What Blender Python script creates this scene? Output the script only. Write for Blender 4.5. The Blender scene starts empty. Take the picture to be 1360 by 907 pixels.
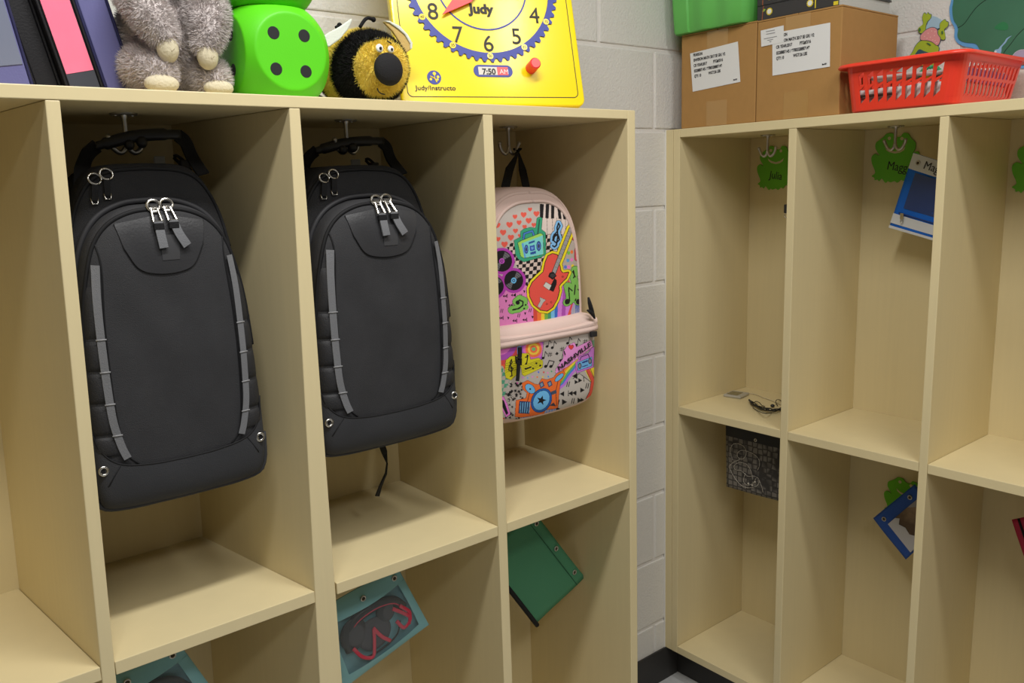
import bpy, bmesh, math, random
import numpy as np
from mathutils import Vector, Matrix, noise

random.seed(7)
rng = np.random.default_rng(7)
SC = bpy.context.scene
COL = SC.collection
ZF = 0.33                       # measured heights are relative to a datum 0.33 m above the floor

# ------------------------------------------------------------------ camera
CAMP = np.array([-0.5117, -1.161, 1.158])
YAW, PITCH, ROLL, FPX = -0.6799, -0.1857, -0.0325, 1109.68
_cy, _sy, _cp, _sp = math.cos(YAW), math.sin(YAW), math.cos(PITCH), math.sin(PITCH)
CF = np.array([-_sy * _cp, _cy * _cp, _sp])
_r = np.array([_cy, _sy, 0.0])
_u = np.cross(_r, CF)
CR = math.cos(ROLL) * _r + math.sin(ROLL) * _u
CU = -math.sin(ROLL) * _r + math.cos(ROLL) * _u
cam = bpy.data.cameras.new('camera')
cam.sensor_width = 36.0
cam.lens = FPX * 36.0 / 1360.0
cam.clip_start = 0.02
camo = bpy.data.objects.new('camera', cam)
COL.objects.link(camo)
mw = Matrix.Identity(4)
for i in range(3):
    mw[i][0], mw[i][1], mw[i][2] = CR[i], CU[i], -CF[i]
mw[0][3], mw[1][3], mw[2][3] = CAMP[0], CAMP[1], CAMP[2] + ZF
camo.matrix_world = mw
SC.camera = camo

# ------------------------------------------------------------------ world, lights, exposure
SC.view_settings.view_transform = 'Standard'
SC.view_settings.look = 'None'
SC.view_settings.gamma = 1.0
SC.view_settings.exposure = 0.0
try:
    SC.view_settings.use_curve_mapping = False
except Exception:
    pass
wd = bpy.data.worlds.new('room_light')
wd.use_nodes = True
SC.world = wd
bg = wd.node_tree.nodes['Background']
bg.inputs[0].default_value = (1.0, 0.98, 0.95, 1)
bg.inputs[1].default_value = 0.085


def area(name, loc, sx, sy, power, rot=(0, 0, 0), color=(1, 0.985, 0.96)):
    l = bpy.data.lights.new(name, 'AREA')
    l.shape = 'RECTANGLE'
    l.size, l.size_y = sx, sy
    l.energy = power
    l.color = color
    o = bpy.data.objects.new(name, l)
    o.location = (loc[0], loc[1], loc[2] + ZF)
    o.rotation_euler = rot
    COL.objects.link(o)
    return o


area('ceiling_lamp', (-0.10, -0.66, 2.35), 1.0, 0.16, 26)
area('ceiling_lamp', (-0.6, -2.1, 2.35), 1.2, 0.3, 16)
area('ceiling_lamp', (0.68, -1.4, 2.35), 0.16, 1.2, 15)

# ------------------------------------------------------------------ helpers


def lin(c):
    return tuple((v / 255 / 12.92) if v / 255 <= 0.04045 else ((v / 255 + 0.055) / 1.055) ** 2.4 for v in c)


def at(px, py, ax, v):
    """point of the photograph at (px, py) on the plane axis=v"""
    d = CF + CR * (px - 680) / FPX - CU * (py - 453.5) / FPX
    i = 'xyz'.index(ax)
    t = (v - CAMP[i]) / d[i]
    return CAMP + d * t


def atp(px, py, p0, n):
    d = CF + CR * (px - 680) / FPX - CU * (py - 453.5) / FPX
    t = np.dot(np.array(p0) - CAMP, n) / np.dot(d, n)
    return CAMP + d * t


def M(name, rgb, rough=0.5, spec=0.5, metal=0.0, bump=None, var=None, alpha=None, trans=0, emit=None, sheen=0, coat=0, attr=None):
    """bump=(scale, strength, detail, stretch)  var=(scale, amount, stretch)"""
    m = bpy.data.materials.new(name)
    m.use_nodes = True
    nt = m.node_tree
    b = nt.nodes['Principled BSDF']
    c = lin(rgb)
    b.inputs['Base Color'].default_value = (*c, 1)
    b.inputs['Roughness'].default_value = rough
    b.inputs['Specular IOR Level'].default_value = spec
    b.inputs['Metallic'].default_value = metal
    if sheen:
        b.inputs['Sheen Weight'].default_value = sheen
    if coat:
        b.inputs['Coat Weight'].default_value = coat
        b.inputs['Coat Roughness'].default_value = 0.15
    if alpha is not None:
        b.inputs['Alpha'].default_value = alpha
    if trans:
        b.inputs['Transmission Weight'].default_value = trans
    tc = nt.nodes.new('ShaderNodeTexCoord')
    if attr:
        a = nt.nodes.new('ShaderNodeAttribute')
        a.attribute_name = attr
        nt.links.new(a.outputs['Color'], b.inputs['Base Color'])
    if var:
        mp = nt.nodes.new('ShaderNodeMapping')
        mp.inputs['Scale'].default_value = var[2] if len(var) > 2 else (1, 1, 1)
        n = nt.nodes.new('ShaderNodeTexNoise')
        n.inputs['Scale'].default_value = var[0]
        n.inputs['Detail'].default_value = 4
        nt.links.new(tc.outputs['Object'], mp.inputs[0])
        nt.links.new(mp.outputs[0], n.inputs['Vector'])
        mx = nt.nodes.new('ShaderNodeMix')
        mx.data_type = 'RGBA'
        mx.inputs[6].default_value = (*[x * (1 - var[1]) for x in c], 1)
        mx.inputs[7].default_value = (*[min(1, x * (1 + var[1])) for x in c], 1)
        nt.links.new(n.outputs['Fac'], mx.inputs[0])
        nt.links.new(mx.outputs[2], b.inputs['Base Color'])
    if bump:
        mp = nt.nodes.new('ShaderNodeMapping')
        mp.inputs['Scale'].default_value = bump[3] if len(bump) > 3 else (1, 1, 1)
        n = nt.nodes.new('ShaderNodeTexNoise')
        n.inputs['Scale'].default_value = bump[0]
        n.inputs['Detail'].default_value = bump[2] if len(bump) > 2 else 3
        bp = nt.nodes.new('ShaderNodeBump')
        bp.inputs['Strength'].default_value = bump[1]
        bp.inputs['Distance'].default_value = 0.002
        nt.links.new(tc.outputs['Object'], mp.inputs[0])
        nt.links.new(mp.outputs[0], n.inputs['Vector'])
        nt.links.new(n.outputs['Fac'], bp.inputs['Height'])
        nt.links.new(bp.outputs[0], b.inputs['Normal'])
    return m


LOC = {}          # object name -> datum location (world minus ZF)


def props(o, label=None, cat=None, group=None, kind=None):
    if label:
        o['label'] = label
    if cat:
        o['category'] = cat
    if group:
        o['group'] = group
    if kind:
        o['kind'] = kind
    return o


def thing(name, loc, label, cat, group=None):
    o = bpy.data.objects.new(name, None)
    o.empty_display_size = 0.05
    COL.objects.link(o)
    o.location = (loc[0], loc[1], loc[2] + ZF)
    LOC[o.name] = np.array(loc, float)
    return props(o, label, cat, group)


class G:
    """collects geometry of ONE mesh object (datum coordinates)"""

    def __init__(s):
        s.v, s.f, s.m = [], [], []

    def add(s, vs, fs, mi=0):
        b = len(s.v)
        s.v += [tuple(float(c) for c in p) for p in vs]
        for f in fs:
            s.f.append([i + b for i in f])
            s.m.append(mi)
        return s

    def box(s, x0, x1, y0, y1, z0, z1, mi=0):
        vs = [(x, y, z) for x in (x0, x1) for y in (y0, y1) for z in (z0, z1)]
        return s.hexa(vs, mi)

    def hexa(s, vs, mi=0):
        # order: x-major, y, z
        return s.add(vs, [(0, 1, 3, 2), (4, 6, 7, 5), (0, 4, 5, 1), (2, 3, 7, 6), (0, 2, 6, 4), (1, 5, 7, 3)], mi)

    def plate(s, poly, vec, mi=0):
        """closed polygon of 3d points, extruded by vec"""
        n = len(poly)
        p = [np.array(q, float) for q in poly]
        v = np.array(vec, float)
        s.add(p + [q + v for q in p], [tuple(range(n)), tuple(range(2 * n - 1, n - 1, -1))] +
              [(i, (i + 1) % n, n + (i + 1) % n, n + i) for i in range(n)], mi)
        return s

    def tube(s, pts, r, seg=10, closed=False, mi=0, flat=None, cap=True):
        """round tube; r scalar or list; flat=(a,b) gives an elliptical section"""
        P = [np.array(p, float) for p in pts]
        n = len(P)
        rr = r if hasattr(r, '__len__') else [r] * n
        vs, fs = [], []
        prev = None
        for i in range(n):
            if closed:
                t = P[(i + 1) % n] - P[i - 1]
            else:
                t = P[min(i + 1, n - 1)] - P[max(i - 1, 0)]
            t = t / (np.linalg.norm(t) + 1e-12)
            if prev is None:
                a = np.array([0, 1., 0]) if abs(t[1]) < 0.9 else np.array([1., 0, 0])
            else:
                a = prev
            a = a - t * np.dot(a, t)
            a /= np.linalg.norm(a) + 1e-12
            prev = a
            b = np.cross(t, a)
            fa, fb = flat if flat else (1, 1)
            for k in range(seg):
                th = 2 * math.pi * k / seg
                vs.append(P[i] + rr[i] * (fa * math.cos(th) * a + fb * math.sin(th) * b))
        m = n if closed else n - 1
        for i in range(m):
            j = (i + 1) % n
            for k in range(seg):
                k2 = (k + 1) % seg
                fs.append((i * seg + k, i * seg + k2, j * seg + k2, j * seg + k))
        if not closed and cap:
            fs.append(tuple(range(seg - 1, -1, -1)))
            fs.append(tuple((n - 1) * seg + k for k in range(seg)))
        return s.add(vs, fs, mi)

    def ball(s, c, r, nu=20, nv=12, mi=0, rot=None):
        rx, ry, rz = r if hasattr(r, '__len__') else (r, r, r)
        vs, fs = [], []
        c = np.array(c, float)
        R = np.array(rot) if rot is not None else np.eye(3)
        for j in range(nv + 1):
            ph = math.pi * j / nv
            for i in range(nu):
                th = 2 * math.pi * i / nu
                vs.append(c + R @ np.array([rx * math.sin(ph) * math.cos(th), ry * math.sin(ph) * math.sin(th), rz * math.cos(ph)]))
        for j in range(nv):
            for i in range(nu):
                i2 = (i + 1) % nu
                fs.append((j * nu + i, (j + 1) * nu + i, (j + 1) * nu + i2, j * nu + i2))
        return s.add(vs, fs, mi)

    def disc(s, c, n, r, h, seg=32, mi=0, bev=0.0, sx=1.0, up=None):
        """cylinder of radius r, height h along n, optional bevelled top"""
        c, n = np.array(c, float), np.array(n, float)
        n = n / np.linalg.norm(n)
        a = np.array(up, float) if up is not None else (np.array([0, 0, 1.]) if abs(n[2]) < 0.9 else np.array([1., 0, 0]))
        a = a - n * np.dot(a, n)
        a /= np.linalg.norm(a)
        b = np.cross(n, a)
        prof = [(r, 0), (r, h - bev), (r - bev, h)] if bev else [(r, 0), (r, h)]
        vs, fs = [], []
        for (q, z) in prof:
            for k in range(seg):
                th = 2 * math.pi * k / seg
                vs.append(c + n * z + q * (math.cos(th) * a + sx * math.sin(th) * b))
        for j in range(len(prof) - 1):
            for k in range(seg):
                k2 = (k + 1) % seg
                fs.append((j * seg + k, j * seg + k2, (j + 1) * seg + k2, (j + 1) * seg + k))
        fs.append(tuple(range(seg - 1, -1, -1)))
        fs.append(tuple((len(prof) - 1) * seg + k for k in range(seg)))
        return s.add(vs, fs, mi)

    def torus(s, c, n, R, r, seg=28, mi=0, sx=1.0, up=None):
        c, n = np.array(c, float), np.array(n, float)
        n = n / np.linalg.norm(n)
        a = np.array(up, float) if up is not None else (np.array([0, 0, 1.]) if abs(n[2]) < 0.9 else np.array([1., 0, 0]))
        a = a - n * np.dot(a, n)
        a /= np.linalg.norm(a)
        b = np.cross(n, a)
        return s.tube([c + R * (math.cos(t) * a + sx * math.sin(t) * b) for t in np.linspace(0, 2 * math.pi, seg, endpoint=False)], r, 8, True, mi)

    def grid(s, rows, mi=0, closed=False):
        """rows: list of equally long lists of points"""
        m = len(rows[0])
        vs = [p for r in rows for p in r]
        fs = []
        for i in range(len(rows) - 1):
            for j in range(m if closed else m - 1):
                k = (j + 1) % m
                fs.append((i * m + j, i * m + k, (i + 1) * m + k, (i + 1) * m + j))
        return s.add(vs, fs, mi)

    def build(s, name, mats, parent=None, smooth=False, bevel=0.0, colors=None, fix=True, bseg=2):
        if parent is not None:
            o0 = LOC[parent.name]
        else:
            a = np.array(s.v)
            o0 = np.array([(a[:, 0].min() + a[:, 0].max()) / 2, (a[:, 1].min() + a[:, 1].max()) / 2, a[:, 2].min()])
        me = bpy.data.meshes.new(name)
        me.from_pydata([(x - o0[0], y - o0[1], z - o0[2]) for x, y, z in s.v], [], s.f)
        for m in (mats if isinstance(mats, (list, tuple)) else [mats]):
            me.materials.append(m)
        me.polygons.foreach_set('material_index', s.m)
        if colors is not None:
            at_ = me.color_attributes.new('print', 'FLOAT_COLOR', 'POINT')
            at_.data.foreach_set('color', np.asarray(colors, np.float32).ravel())
        if fix or bevel:
            bm = bmesh.new()
            bm.from_mesh(me)
            if fix:
                bmesh.ops.recalc_face_normals(bm, faces=bm.faces)
            if bevel:
                eds = [e for e in bm.edges if len(e.link_faces) == 2 and e.calc_face_angle(0) > 0.6]
                bmesh.ops.bevel(bm, geom=eds, offset=bevel, segments=bseg, profile=0.5, affect='EDGES', clamp_overlap=True)
            bm.to_mesh(me)
            bm.free()
        if smooth:
            me.polygons.foreach_set('use_smooth', [True] * len(me.polygons))
            if smooth != 'all':
                try:
                    me.set_sharp_from_angle(angle=math.radians(40))
                except Exception:
                    pass
        o = bpy.data.objects.new(name, me)
        COL.objects.link(o)
        if parent is not None:
            o.parent = parent
            LOC[o.name] = o0
        else:
            o.location = (o0[0], o0[1], o0[2] + ZF)
            LOC[o.name] = o0
        return o


def text(s, origin, xd, yd, size, mat, parent, name='lettering', align='LEFT', thick=0.0004, sx=1.0, bold=0.0, shear=0.0):
    """lettering as a thin mesh standing on a plane"""
    cu = bpy.data.curves.new('t', 'FONT')
    cu.body = s
    cu.size = size
    cu.align_x = align
    cu.extrude = thick / 2
    cu.offset = bold
    cu.shear = shear
    o = bpy.data.objects.new('t', cu)
    COL.objects.link(o)
    bpy.context.view_layer.update()
    me = bpy.data.meshes.new_from_object(o.evaluated_get(bpy.context.evaluated_depsgraph_get()))
    bpy.data.objects.remove(o)
    bpy.data.curves.remove(cu)
    xd = np.array(xd, float)
    xd = xd / np.linalg.norm(xd)
    yd = np.array(yd, float)
    yd = yd / np.linalg.norm(yd)
    nd = np.cross(xd, yd)
    nd /= np.linalg.norm(nd)
    g = G()
    vs = [np.array(origin) + v.co[0] * sx * xd + v.co[1] * yd + v.co[2] * nd for v in me.vertices]
    g.add(vs, [tuple(p.vertices) for p in me.polygons])
    bpy.data.meshes.remove(me)
    return g.build(name, mat, parent, fix=False) if parent is not None else g


def merge(gs):
    g = G()
    for q in gs:
        b = len(g.v)
        g.v += q.v
        g.f += [[i + b for i in f] for f in q.f]
        g.m += q.m
    return g


def copy_tree(o, parent=None):
    c = o.copy()
    COL.objects.link(c)
    if parent is not None:
        c.parent = parent
    LOC[c.name] = LOC.get(o.name, np.zeros(3))
    for ch in o.children:
        if ch.name in COL.objects:
            copy_tree(ch, c)
    return c


def catmull(pts, closed=False, n=8):
    P = [np.array(p, float) for p in pts]
    N = len(P)
    out = []
    for i in range(N if closed else N - 1):
        p1, p2 = P[i], P[(i + 1) % N]
        p0 = P[i - 1] if (closed or i > 0) else 2 * p1 - p2
        p3 = P[(i + 2) % N] if (closed or i + 2 < N) else 2 * p2 - p1
        for k in range(n):
            t = k / n
            out.append(0.5 * (2 * p1 + (p2 - p0) * t + (2 * p0 - 5 * p1 + 4 * p2 - p3) * t * t + (3 * p1 - p0 - 3 * p2 + p3) * t ** 3))
    if not closed:
        out.append(P[-1])
    return out


def inpoly(X, Z, poly):
    """vectorised even-odd test"""
    ins = np.zeros(X.shape, bool)
    n = len(poly)
    for i in range(n):
        x1, z1 = poly[i][0], poly[i][1]
        x2, z2 = poly[(i + 1) % n][0], poly[(i + 1) % n][1]
        if z1 == z2:
            continue
        c = ((z1 > Z) != (z2 > Z)) & (X < (x2 - x1) * (Z - z1) / (z2 - z1) + x1)
        ins ^= c
    return ins


class Pillow:
    """soft panel: star-shaped outline in (x, z), base at y=yb, bulging by H towards -y"""

    def __init__(s, outline, yb, H, p=5.0, center=None, n=200, wrinkle=0.0, seed=0.0):
        P = np.array(outline, float)
        s.c = np.array(center, float) if center is not None else np.array([(P[:, 0].min() + P[:, 0].max()) / 2, (P[:, 1].min() + P[:, 1].max()) / 2])
        s.yb, s.H, s.p, s.n, s.w, s.seed = yb, H, p, n, wrinkle, seed
        th = np.linspace(0, 2 * math.pi, n, endpoint=False)
        rad = np.zeros(n)
        for k in range(n):
            d = np.array([math.cos(th[k]), math.sin(th[k])])
            best = 0
            for i in range(len(P)):
                a, b = P[i] - s.c, P[(i + 1) % len(P)] - s.c
                e = b - a
                den = d[0] * e[1] - d[1] * e[0]
                if abs(den) < 1e-12:
                    continue
                t = (a[0] * e[1] - a[1] * e[0]) / den
                u = (a[0] * d[1] - a[1] * d[0]) / den
                if -1e-9 <= u <= 1 + 1e-9 and t > best:
                    best = t
            rad[k] = best
        s.th, s.rad = th, rad

    def rmax(s, ang):
        a = (ang % (2 * math.pi)) / (2 * math.pi) * s.n
        i = int(a) % s.n
        f = a - int(a)
        return s.rad[i] * (1 - f) + s.rad[(i + 1) % s.n] * f

    def front(s, x, z):
        dx, dz = x - s.c[0], z - s.c[1]
        r = math.hypot(dx, dz)
        q = min(1.0, r / max(1e-6, s.rmax(math.atan2(dz, dx))))
        h = s.H * (1 - q ** s.p) ** (1 / s.p)
        if s.w:
            h += s.w * noise.noise(Vector((x * 9 + s.seed, z * 9, s.seed))) * (1 - q ** 3) + \
                s.w * 0.5 * noise.noise(Vector((x * 26 + s.seed, z * 16, 3.3))) * (1 - q ** 3)
        return s.yb - h

    def pt(s, k, q):
        return s.c[0] + s.rad[k] * q * math.cos(s.th[k]), s.c[1] + s.rad[k] * q * math.sin(s.th[k])

    def geo(s, depth, back_round=0.3, mi=0, rings=26):
        """closed body reaching depth behind the base"""
        g = G()
        qs = [math.sin(math.pi / 2 * k / rings) ** 0.8 for k in range(1, rings + 1)]
        rows = []
        for q in qs:
            row = []
            for k in range(s.n):
                x, z = s.pt(k, q)
                row.append((x, s.front(x, z) if q < 1 else s.yb, z))
            rows.append(row)
        for t in (0.25, 0.5, 0.75, 0.9, 1.0):
            sh = 1 - 0.04 * max(0, (t - 0.7) / 0.3) ** 2 * (1 if back_round else 0)
            rows.append([(s.c[0] + (s.pt(k, 1)[0] - s.c[0]) * sh, s.yb + depth * t, s.c[1] + (s.pt(k, 1)[1] - s.c[1]) * sh) for k in range(s.n)])
        g.grid(rows, mi, True)
        b = len(g.v)
        g.v.append((s.c[0], s.front(s.c[0], s.c[1]), s.c[1]))
        for k in range(s.n):
            g.f.append([b, k, (k + 1) % s.n])
            g.m.append(mi)
        last = (len(rows) - 1) * s.n
        b2 = len(g.v)
        g.v.append((s.c[0], s.yb + depth, s.c[1]))
        for k in range(s.n):
            g.f.append([b2, last + (k + 1) % s.n, last + k])
            g.m.append(mi)
        return g


def onsurf(path, fr, off):
    return [np.array([p[0], fr(p[0], p[1]) - off, p[1]]) for p in path]


def ribbon(g, path, w, fr, off=0.001, th=0.0015, mi=0):
    """webbing lying on a surface; path in (x, z)"""
    P = [np.array(p, float) for p in path]
    n = len(P)
    L, R_ = [], []
    for i in range(n):
        t = P[min(i + 1, n - 1)] - P[max(0, i - 1)]
        t /= np.linalg.norm(t) + 1e-12
        nn = np.array([-t[1], t[0]])
        L.append(P[i] + nn * w / 2)
        R_.append(P[i] - nn * w / 2)
    rows = []
    for i in range(n):
        yl, yr = fr(*L[i]) - off, fr(*R_[i]) - off
        rows.append([(L[i][0], yl, L[i][1]), (L[i][0], yl - th, L[i][1]), (R_[i][0], yr - th, R_[i][1]), (R_[i][0], yr, R_[i][1])])
    g.grid(rows, mi, True)
    b = len(g.v) - 4 * n
    g.f += [[b, b + 1, b + 2, b + 3], [b + 4 * n - 4, b + 4 * n - 3, b + 4 * n - 2, b + 4 * n - 1]]
    g.m += [mi, mi]
    return g


def strap3(g, pts, w, th, side, mi=0):
    """flat strap along 3d points; side = width direction"""
    P = [np.array(p, float) for p in pts]
    n = len(P)
    rows = []
    for i in range(n):
        t = P[min(i + 1, n - 1)] - P[max(0, i - 1)]
        t /= np.linalg.norm(t) + 1e-12
        sd = np.array(side[i] if hasattr(side[0], '__len__') else side, float)
        sd = sd - t * np.dot(sd, t)
        sd /= np.linalg.norm(sd) + 1e-12
        nn = np.cross(t, sd)
        a, b = sd * w / 2, nn * th / 2
        rows.append([P[i] + a + b, P[i] + a - b, P[i] - a - b, P[i] - a + b])
    g.grid(rows, mi, True)
    b = len(g.v) - 4 * n
    g.f += [[b, b + 1, b + 2, b + 3], [b + 4 * n - 1, b + 4 * n - 2, b + 4 * n - 3, b + 4 * n - 4]]
    g.m += [mi, mi]
    return g


def loft2(A, B, n, m, fr, off=0.001, bulge=0.0):
    """thin patch between two curves lying on a surface"""
    def res(C, k):
        C = [np.array(c, float) for c in C]
        d = np.concatenate([[0], np.cumsum([np.linalg.norm(C[i + 1] - C[i]) for i in range(len(C) - 1)])])
        t = np.linspace(0, d[-1], k)
        return np.stack([np.interp(t, d, [c[0] for c in C]), np.interp(t, d, [c[1] for c in C])], 1)
    a, b = res(A, n), res(B, n)
    rows = []
    for j in range(m):
        t = j / (m - 1)
        p = a * (1 - t) + b * t
        row = []
        for i in range(n):
            s = i / (n - 1)
            h = off + bulge * (max(0, math.sin(math.pi * t)) ** 0.5) * (max(0, math.sin(math.pi * s)) ** 0.5)
            row.append((p[i][0], fr(p[i][0], p[i][1]) - h, p[i][1]))
        rows.append(row)
    return G().grid(rows)


def fur(src, count, length, width, mats_of, droop=0.3, jitter=0.5, zmin=None):
    """blades of fur rooted on the faces of src (datum coords); mats_of(face, point) -> material index"""
    V = np.array(src.v)
    tris, fi = [], []
    for i, f in enumerate(src.f):
        for k in range(1, len(f) - 1):
            tris.append((f[0], f[k], f[k + 1]))
            fi.append(i)
    T = V[np.array(tris)]
    cr = np.cross(T[:, 1] - T[:, 0], T[:, 2] - T[:, 0])
    ar = np.linalg.norm(cr, axis=1)
    nr = cr / (ar[:, None] + 1e-15)
    idx = rng.choice(len(T), count, p=ar / ar.sum())
    u, v = rng.random(count), rng.random(count)
    sw = u + v > 1
    u[sw], v[sw] = 1 - u[sw], 1 - v[sw]
    p = T[idx, 0] + u[:, None] * (T[idx, 1] - T[idx, 0]) + v[:, None] * (T[idx, 2] - T[idx, 0])
    g = G()
    base = len(src.v)
    n = nr[idx]
    clump = np.stack([np.sin(p[:, 0] * 190 + p[:, 2] * 130), np.sin(p[:, 1] * 170 + p[:, 0] * 90), np.sin(p[:, 2] * 210 + p[:, 1] * 120)], 1)
    d = n + jitter * rng.normal(size=(count, 3)) * 0.6 + clump * jitter * 0.5 + np.array([0, 0, -droop])
    d /= np.linalg.norm(d, axis=1)[:, None]
    L = length * (0.6 + 0.6 * rng.random(count))
    t = np.cross(d, rng.normal(size=(count, 3)))
    t /= np.linalg.norm(t, axis=1)[:, None]
    a = p - t * width - n * 0.001
    b = p + t * width - n * 0.001
    c = p + d * L[:, None]
    if zmin is not None:
        c[:, 2] = np.maximum(c[:, 2], zmin)
    vs = np.stack([a, b, c], 1).reshape(-1, 3)
    src.v += [tuple(map(float, q)) for q in vs]
    for k in range(count):
        src.f.append([base + 3 * k, base + 3 * k + 1, base + 3 * k + 2])
        src.m.append(mats_of(fi[idx[k]], p[k]))
    return src


def remesh(g, voxel, smooth_it=6):
    """union of overlapping closed shapes as one continuous surface"""
    me = bpy.data.meshes.new('r')
    me.from_pydata(g.v, [], g.f)
    bm = bmesh.new()
    bm.from_mesh(me)
    bmesh.ops.remove_doubles(bm, verts=bm.verts, dist=1e-5)
    bmesh.ops.recalc_face_normals(bm, faces=bm.faces)
    bm.to_mesh(me)
    bm.free()
    o = bpy.data.objects.new('r', me)
    COL.objects.link(o)
    md = o.modifiers.new('m', 'REMESH')
    md.mode = 'VOXEL'
    md.voxel_size = voxel
    sm = o.modifiers.new('s', 'SMOOTH')
    sm.iterations = smooth_it
    bpy.context.view_layer.update()
    m2 = bpy.data.meshes.new_from_object(o.evaluated_get(bpy.context.evaluated_depsgraph_get()))
    out = G()
    out.add([tuple(v.co) for v in m2.vertices], [tuple(p.vertices) for p in m2.polygons])
    bpy.data.objects.remove(o)
    bpy.data.meshes.remove(m2)
    bpy.data.meshes.remove(me)
    return out


# ------------------------------------------------------------------ dimensions (datum heights)
D = 0.3611                      # face of the left wall behind the front of the left cubbies
XB = 1.2723                     # front of the right cubbies
XW = XB + 0.345                 # face of the right wall
ZT, ZTB = 1.2935, 1.2765        # left cubbies: top board
ZS, ZSB = 0.5344, 0.5148        # left cubbies: shelf
BT, BTB = 1.2876, 1.2659        # right cubbies: top board
BS, BSB = 0.5311, 0.5095
BB, BBT = -0.226, -0.2035       # bottom board
FLOOR = -0.33
T = 0.2032
ZOFF, XOFF = 0.0674, 1.0233

# ------------------------------------------------------------------ materials
lam = M('maple_laminate', (221, 205, 160), 0.42, 0.4, bump=(60, 0.05, 4, (1, 1, 0.06)), var=(40, 0.035, (3, 3, 0.12)))
lamh = M('maple_laminate_shelf', (221, 205, 160), 0.38, 0.4, bump=(60, 0.04, 4), var=(30, 0.03))
kick = M('black_vinyl_base', (52, 50, 48), 0.5, 0.4, bump=(120, 0.1))
block = M('painted_block', (222, 219, 212), 0.55, 0.35, bump=(210, 0.75, 3), var=(14, 0.02))
mortar = M('painted_mortar', (226, 222, 216), 0.6, 0.3, bump=(260, 0.4, 3))
caulk = M('white_caulk', (226, 224, 216), 0.5)
tile = M('floor_tile', (196, 196, 194), 0.35, 0.4, var=(90, 0.12))
steel = M('steel', (182, 180, 176), 0.3, 0.5, 0.95)
nickel = M('nickel', (205, 202, 196), 0.25, 0.5, 1.0)

# ------------------------------------------------------------------ setting


def blocks(axis, lo, hi, zlo, zhi, plane, sign, first, parity):
    """painted concrete block wall: every block a bevelled slab over a mortar backing"""
    g = G()
    zk = math.floor((zlo - ZOFF) / T)
    while ZOFF + zk * T < zhi:
        z0, z1 = max(zlo, ZOFF + zk * T), min(zhi, ZOFF + (zk + 1) * T)
        off = first + (T if (zk % 2 == parity) else 0)
        k = math.floor((lo - off) / (2 * T))
        while off + k * 2 * T < hi:
            a0, a1 = max(lo, off + k * 2 * T), min(hi, off + (k + 1) * 2 * T)
            j = 0.0045
            if a1 - a0 > 0.02 and z1 - z0 > 0.02:
                if axis == 'x':
                    g.box(a0 + j, a1 - j, plane, plane + 0.01, z0 + j, z1 - j, 0)
                else:
                    g.box(plane, plane + 0.01, a0 + j, a1 - j, z0 + j, z1 - j, 0)
            k += 1
        zk += 1
    return g


w = blocks('x', -1.6, XW + 0.02, FLOOR, 2.4, D, 1, XOFF, 0)
w2 = w
w2.box(-1.6, XW + 0.1, D + 0.003, D + 0.1, FLOOR, 2.4, 1)
props(w2.build('wall_left', [block, mortar], bevel=0.003), kind='structure')
w = blocks('y', -1.7, D, FLOOR, 2.4, XW, 1, D - 0.2, 1)
w.box(XW + 0.003, XW + 0.1, -1.7, D + 0.003, FLOOR, 2.4, 1)
props(w.build('wall_right', [block, mortar], bevel=0.003), kind='structure')
g = G().box(-1.6, XW, -2.6, D, FLOOR - 0.05, FLOOR)
props(g.build('floor', tile), kind='structure')
g = G().box(0.76, XB + 0.053, D - 0.006, D, FLOOR, BB)
props(g.build('baseboard_left', kick, bevel=0.001), kind='structure')
g = G().tube([(XB - 0.001, D - 0.001, BB), (XB - 0.001, D - 0.001, BT)], 0.0022, 8)
props(g.build('trim_1', caulk), kind='structure')

# ------------------------------------------------------------------ left cubbies
ZB = -0.2
left = thing('cubby_unit', (0.1, 0.18, FLOOR), 'long maple laminate cubby unit on the left holding two black backpacks and one patterned backpack', 'cubby shelves')
XL = -0.66
EL, ER = 0.7365, 0.758
D3L, D3R = 0.3804, 0.4008
bk = 0.345                       # front of the back panel


def board(parent, name, x0, x1, y0, y1, z0, z1, mat=lam, bev=0.0012):
    return G().box(x0, x1, y0, y1, z0, z1).build(name, mat, parent, bevel=bev, smooth=False)


board(left, 'top_board', XL, EL - 0.0006, 0, D - 0.002, ZTB, ZT, lamh)
board(left, 'end_panel', EL, ER, 0, D - 0.002, BB, ZT)
board(left, 'end_panel', XL - 0.021, XL - 0.0006, 0, D - 0.002, BB, ZT)
board(left, 'back_panel', XL, EL, bk, D - 0.002, BB + 0.02, ZTB)
board(left, 'divider', D3L, D3R, 0.0005, bk, BB + 0.02, ZTB - 0.0004)


def lean(name, l_top, l_bot, r_top, r_bot, lback, rback):
    """upright with slightly leaning faces (front z range extrapolated to the bottom board)"""
    z1, z0 = ZTB - 0.0004, BB + 0.02
    ex = lambda a, b: b + (b - a) * (ZS - z0) / (z1 - ZS)
    lb, rb = ex(l_top, l_bot), ex(r_top, r_bot)
    vs = [(lb, 0.0005, z0), (l_top, 0.0005, z1), (lb - lback, bk, z0), (l_top - lback, bk, z1),
          (rb, 0.0005, z0), (r_top, 0.0005, z1), (rb + rback, bk, z0), (r_top + rback, bk, z1)]
    G().hexa(vs).build(name, lam, left, bevel=0.0012)


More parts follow.
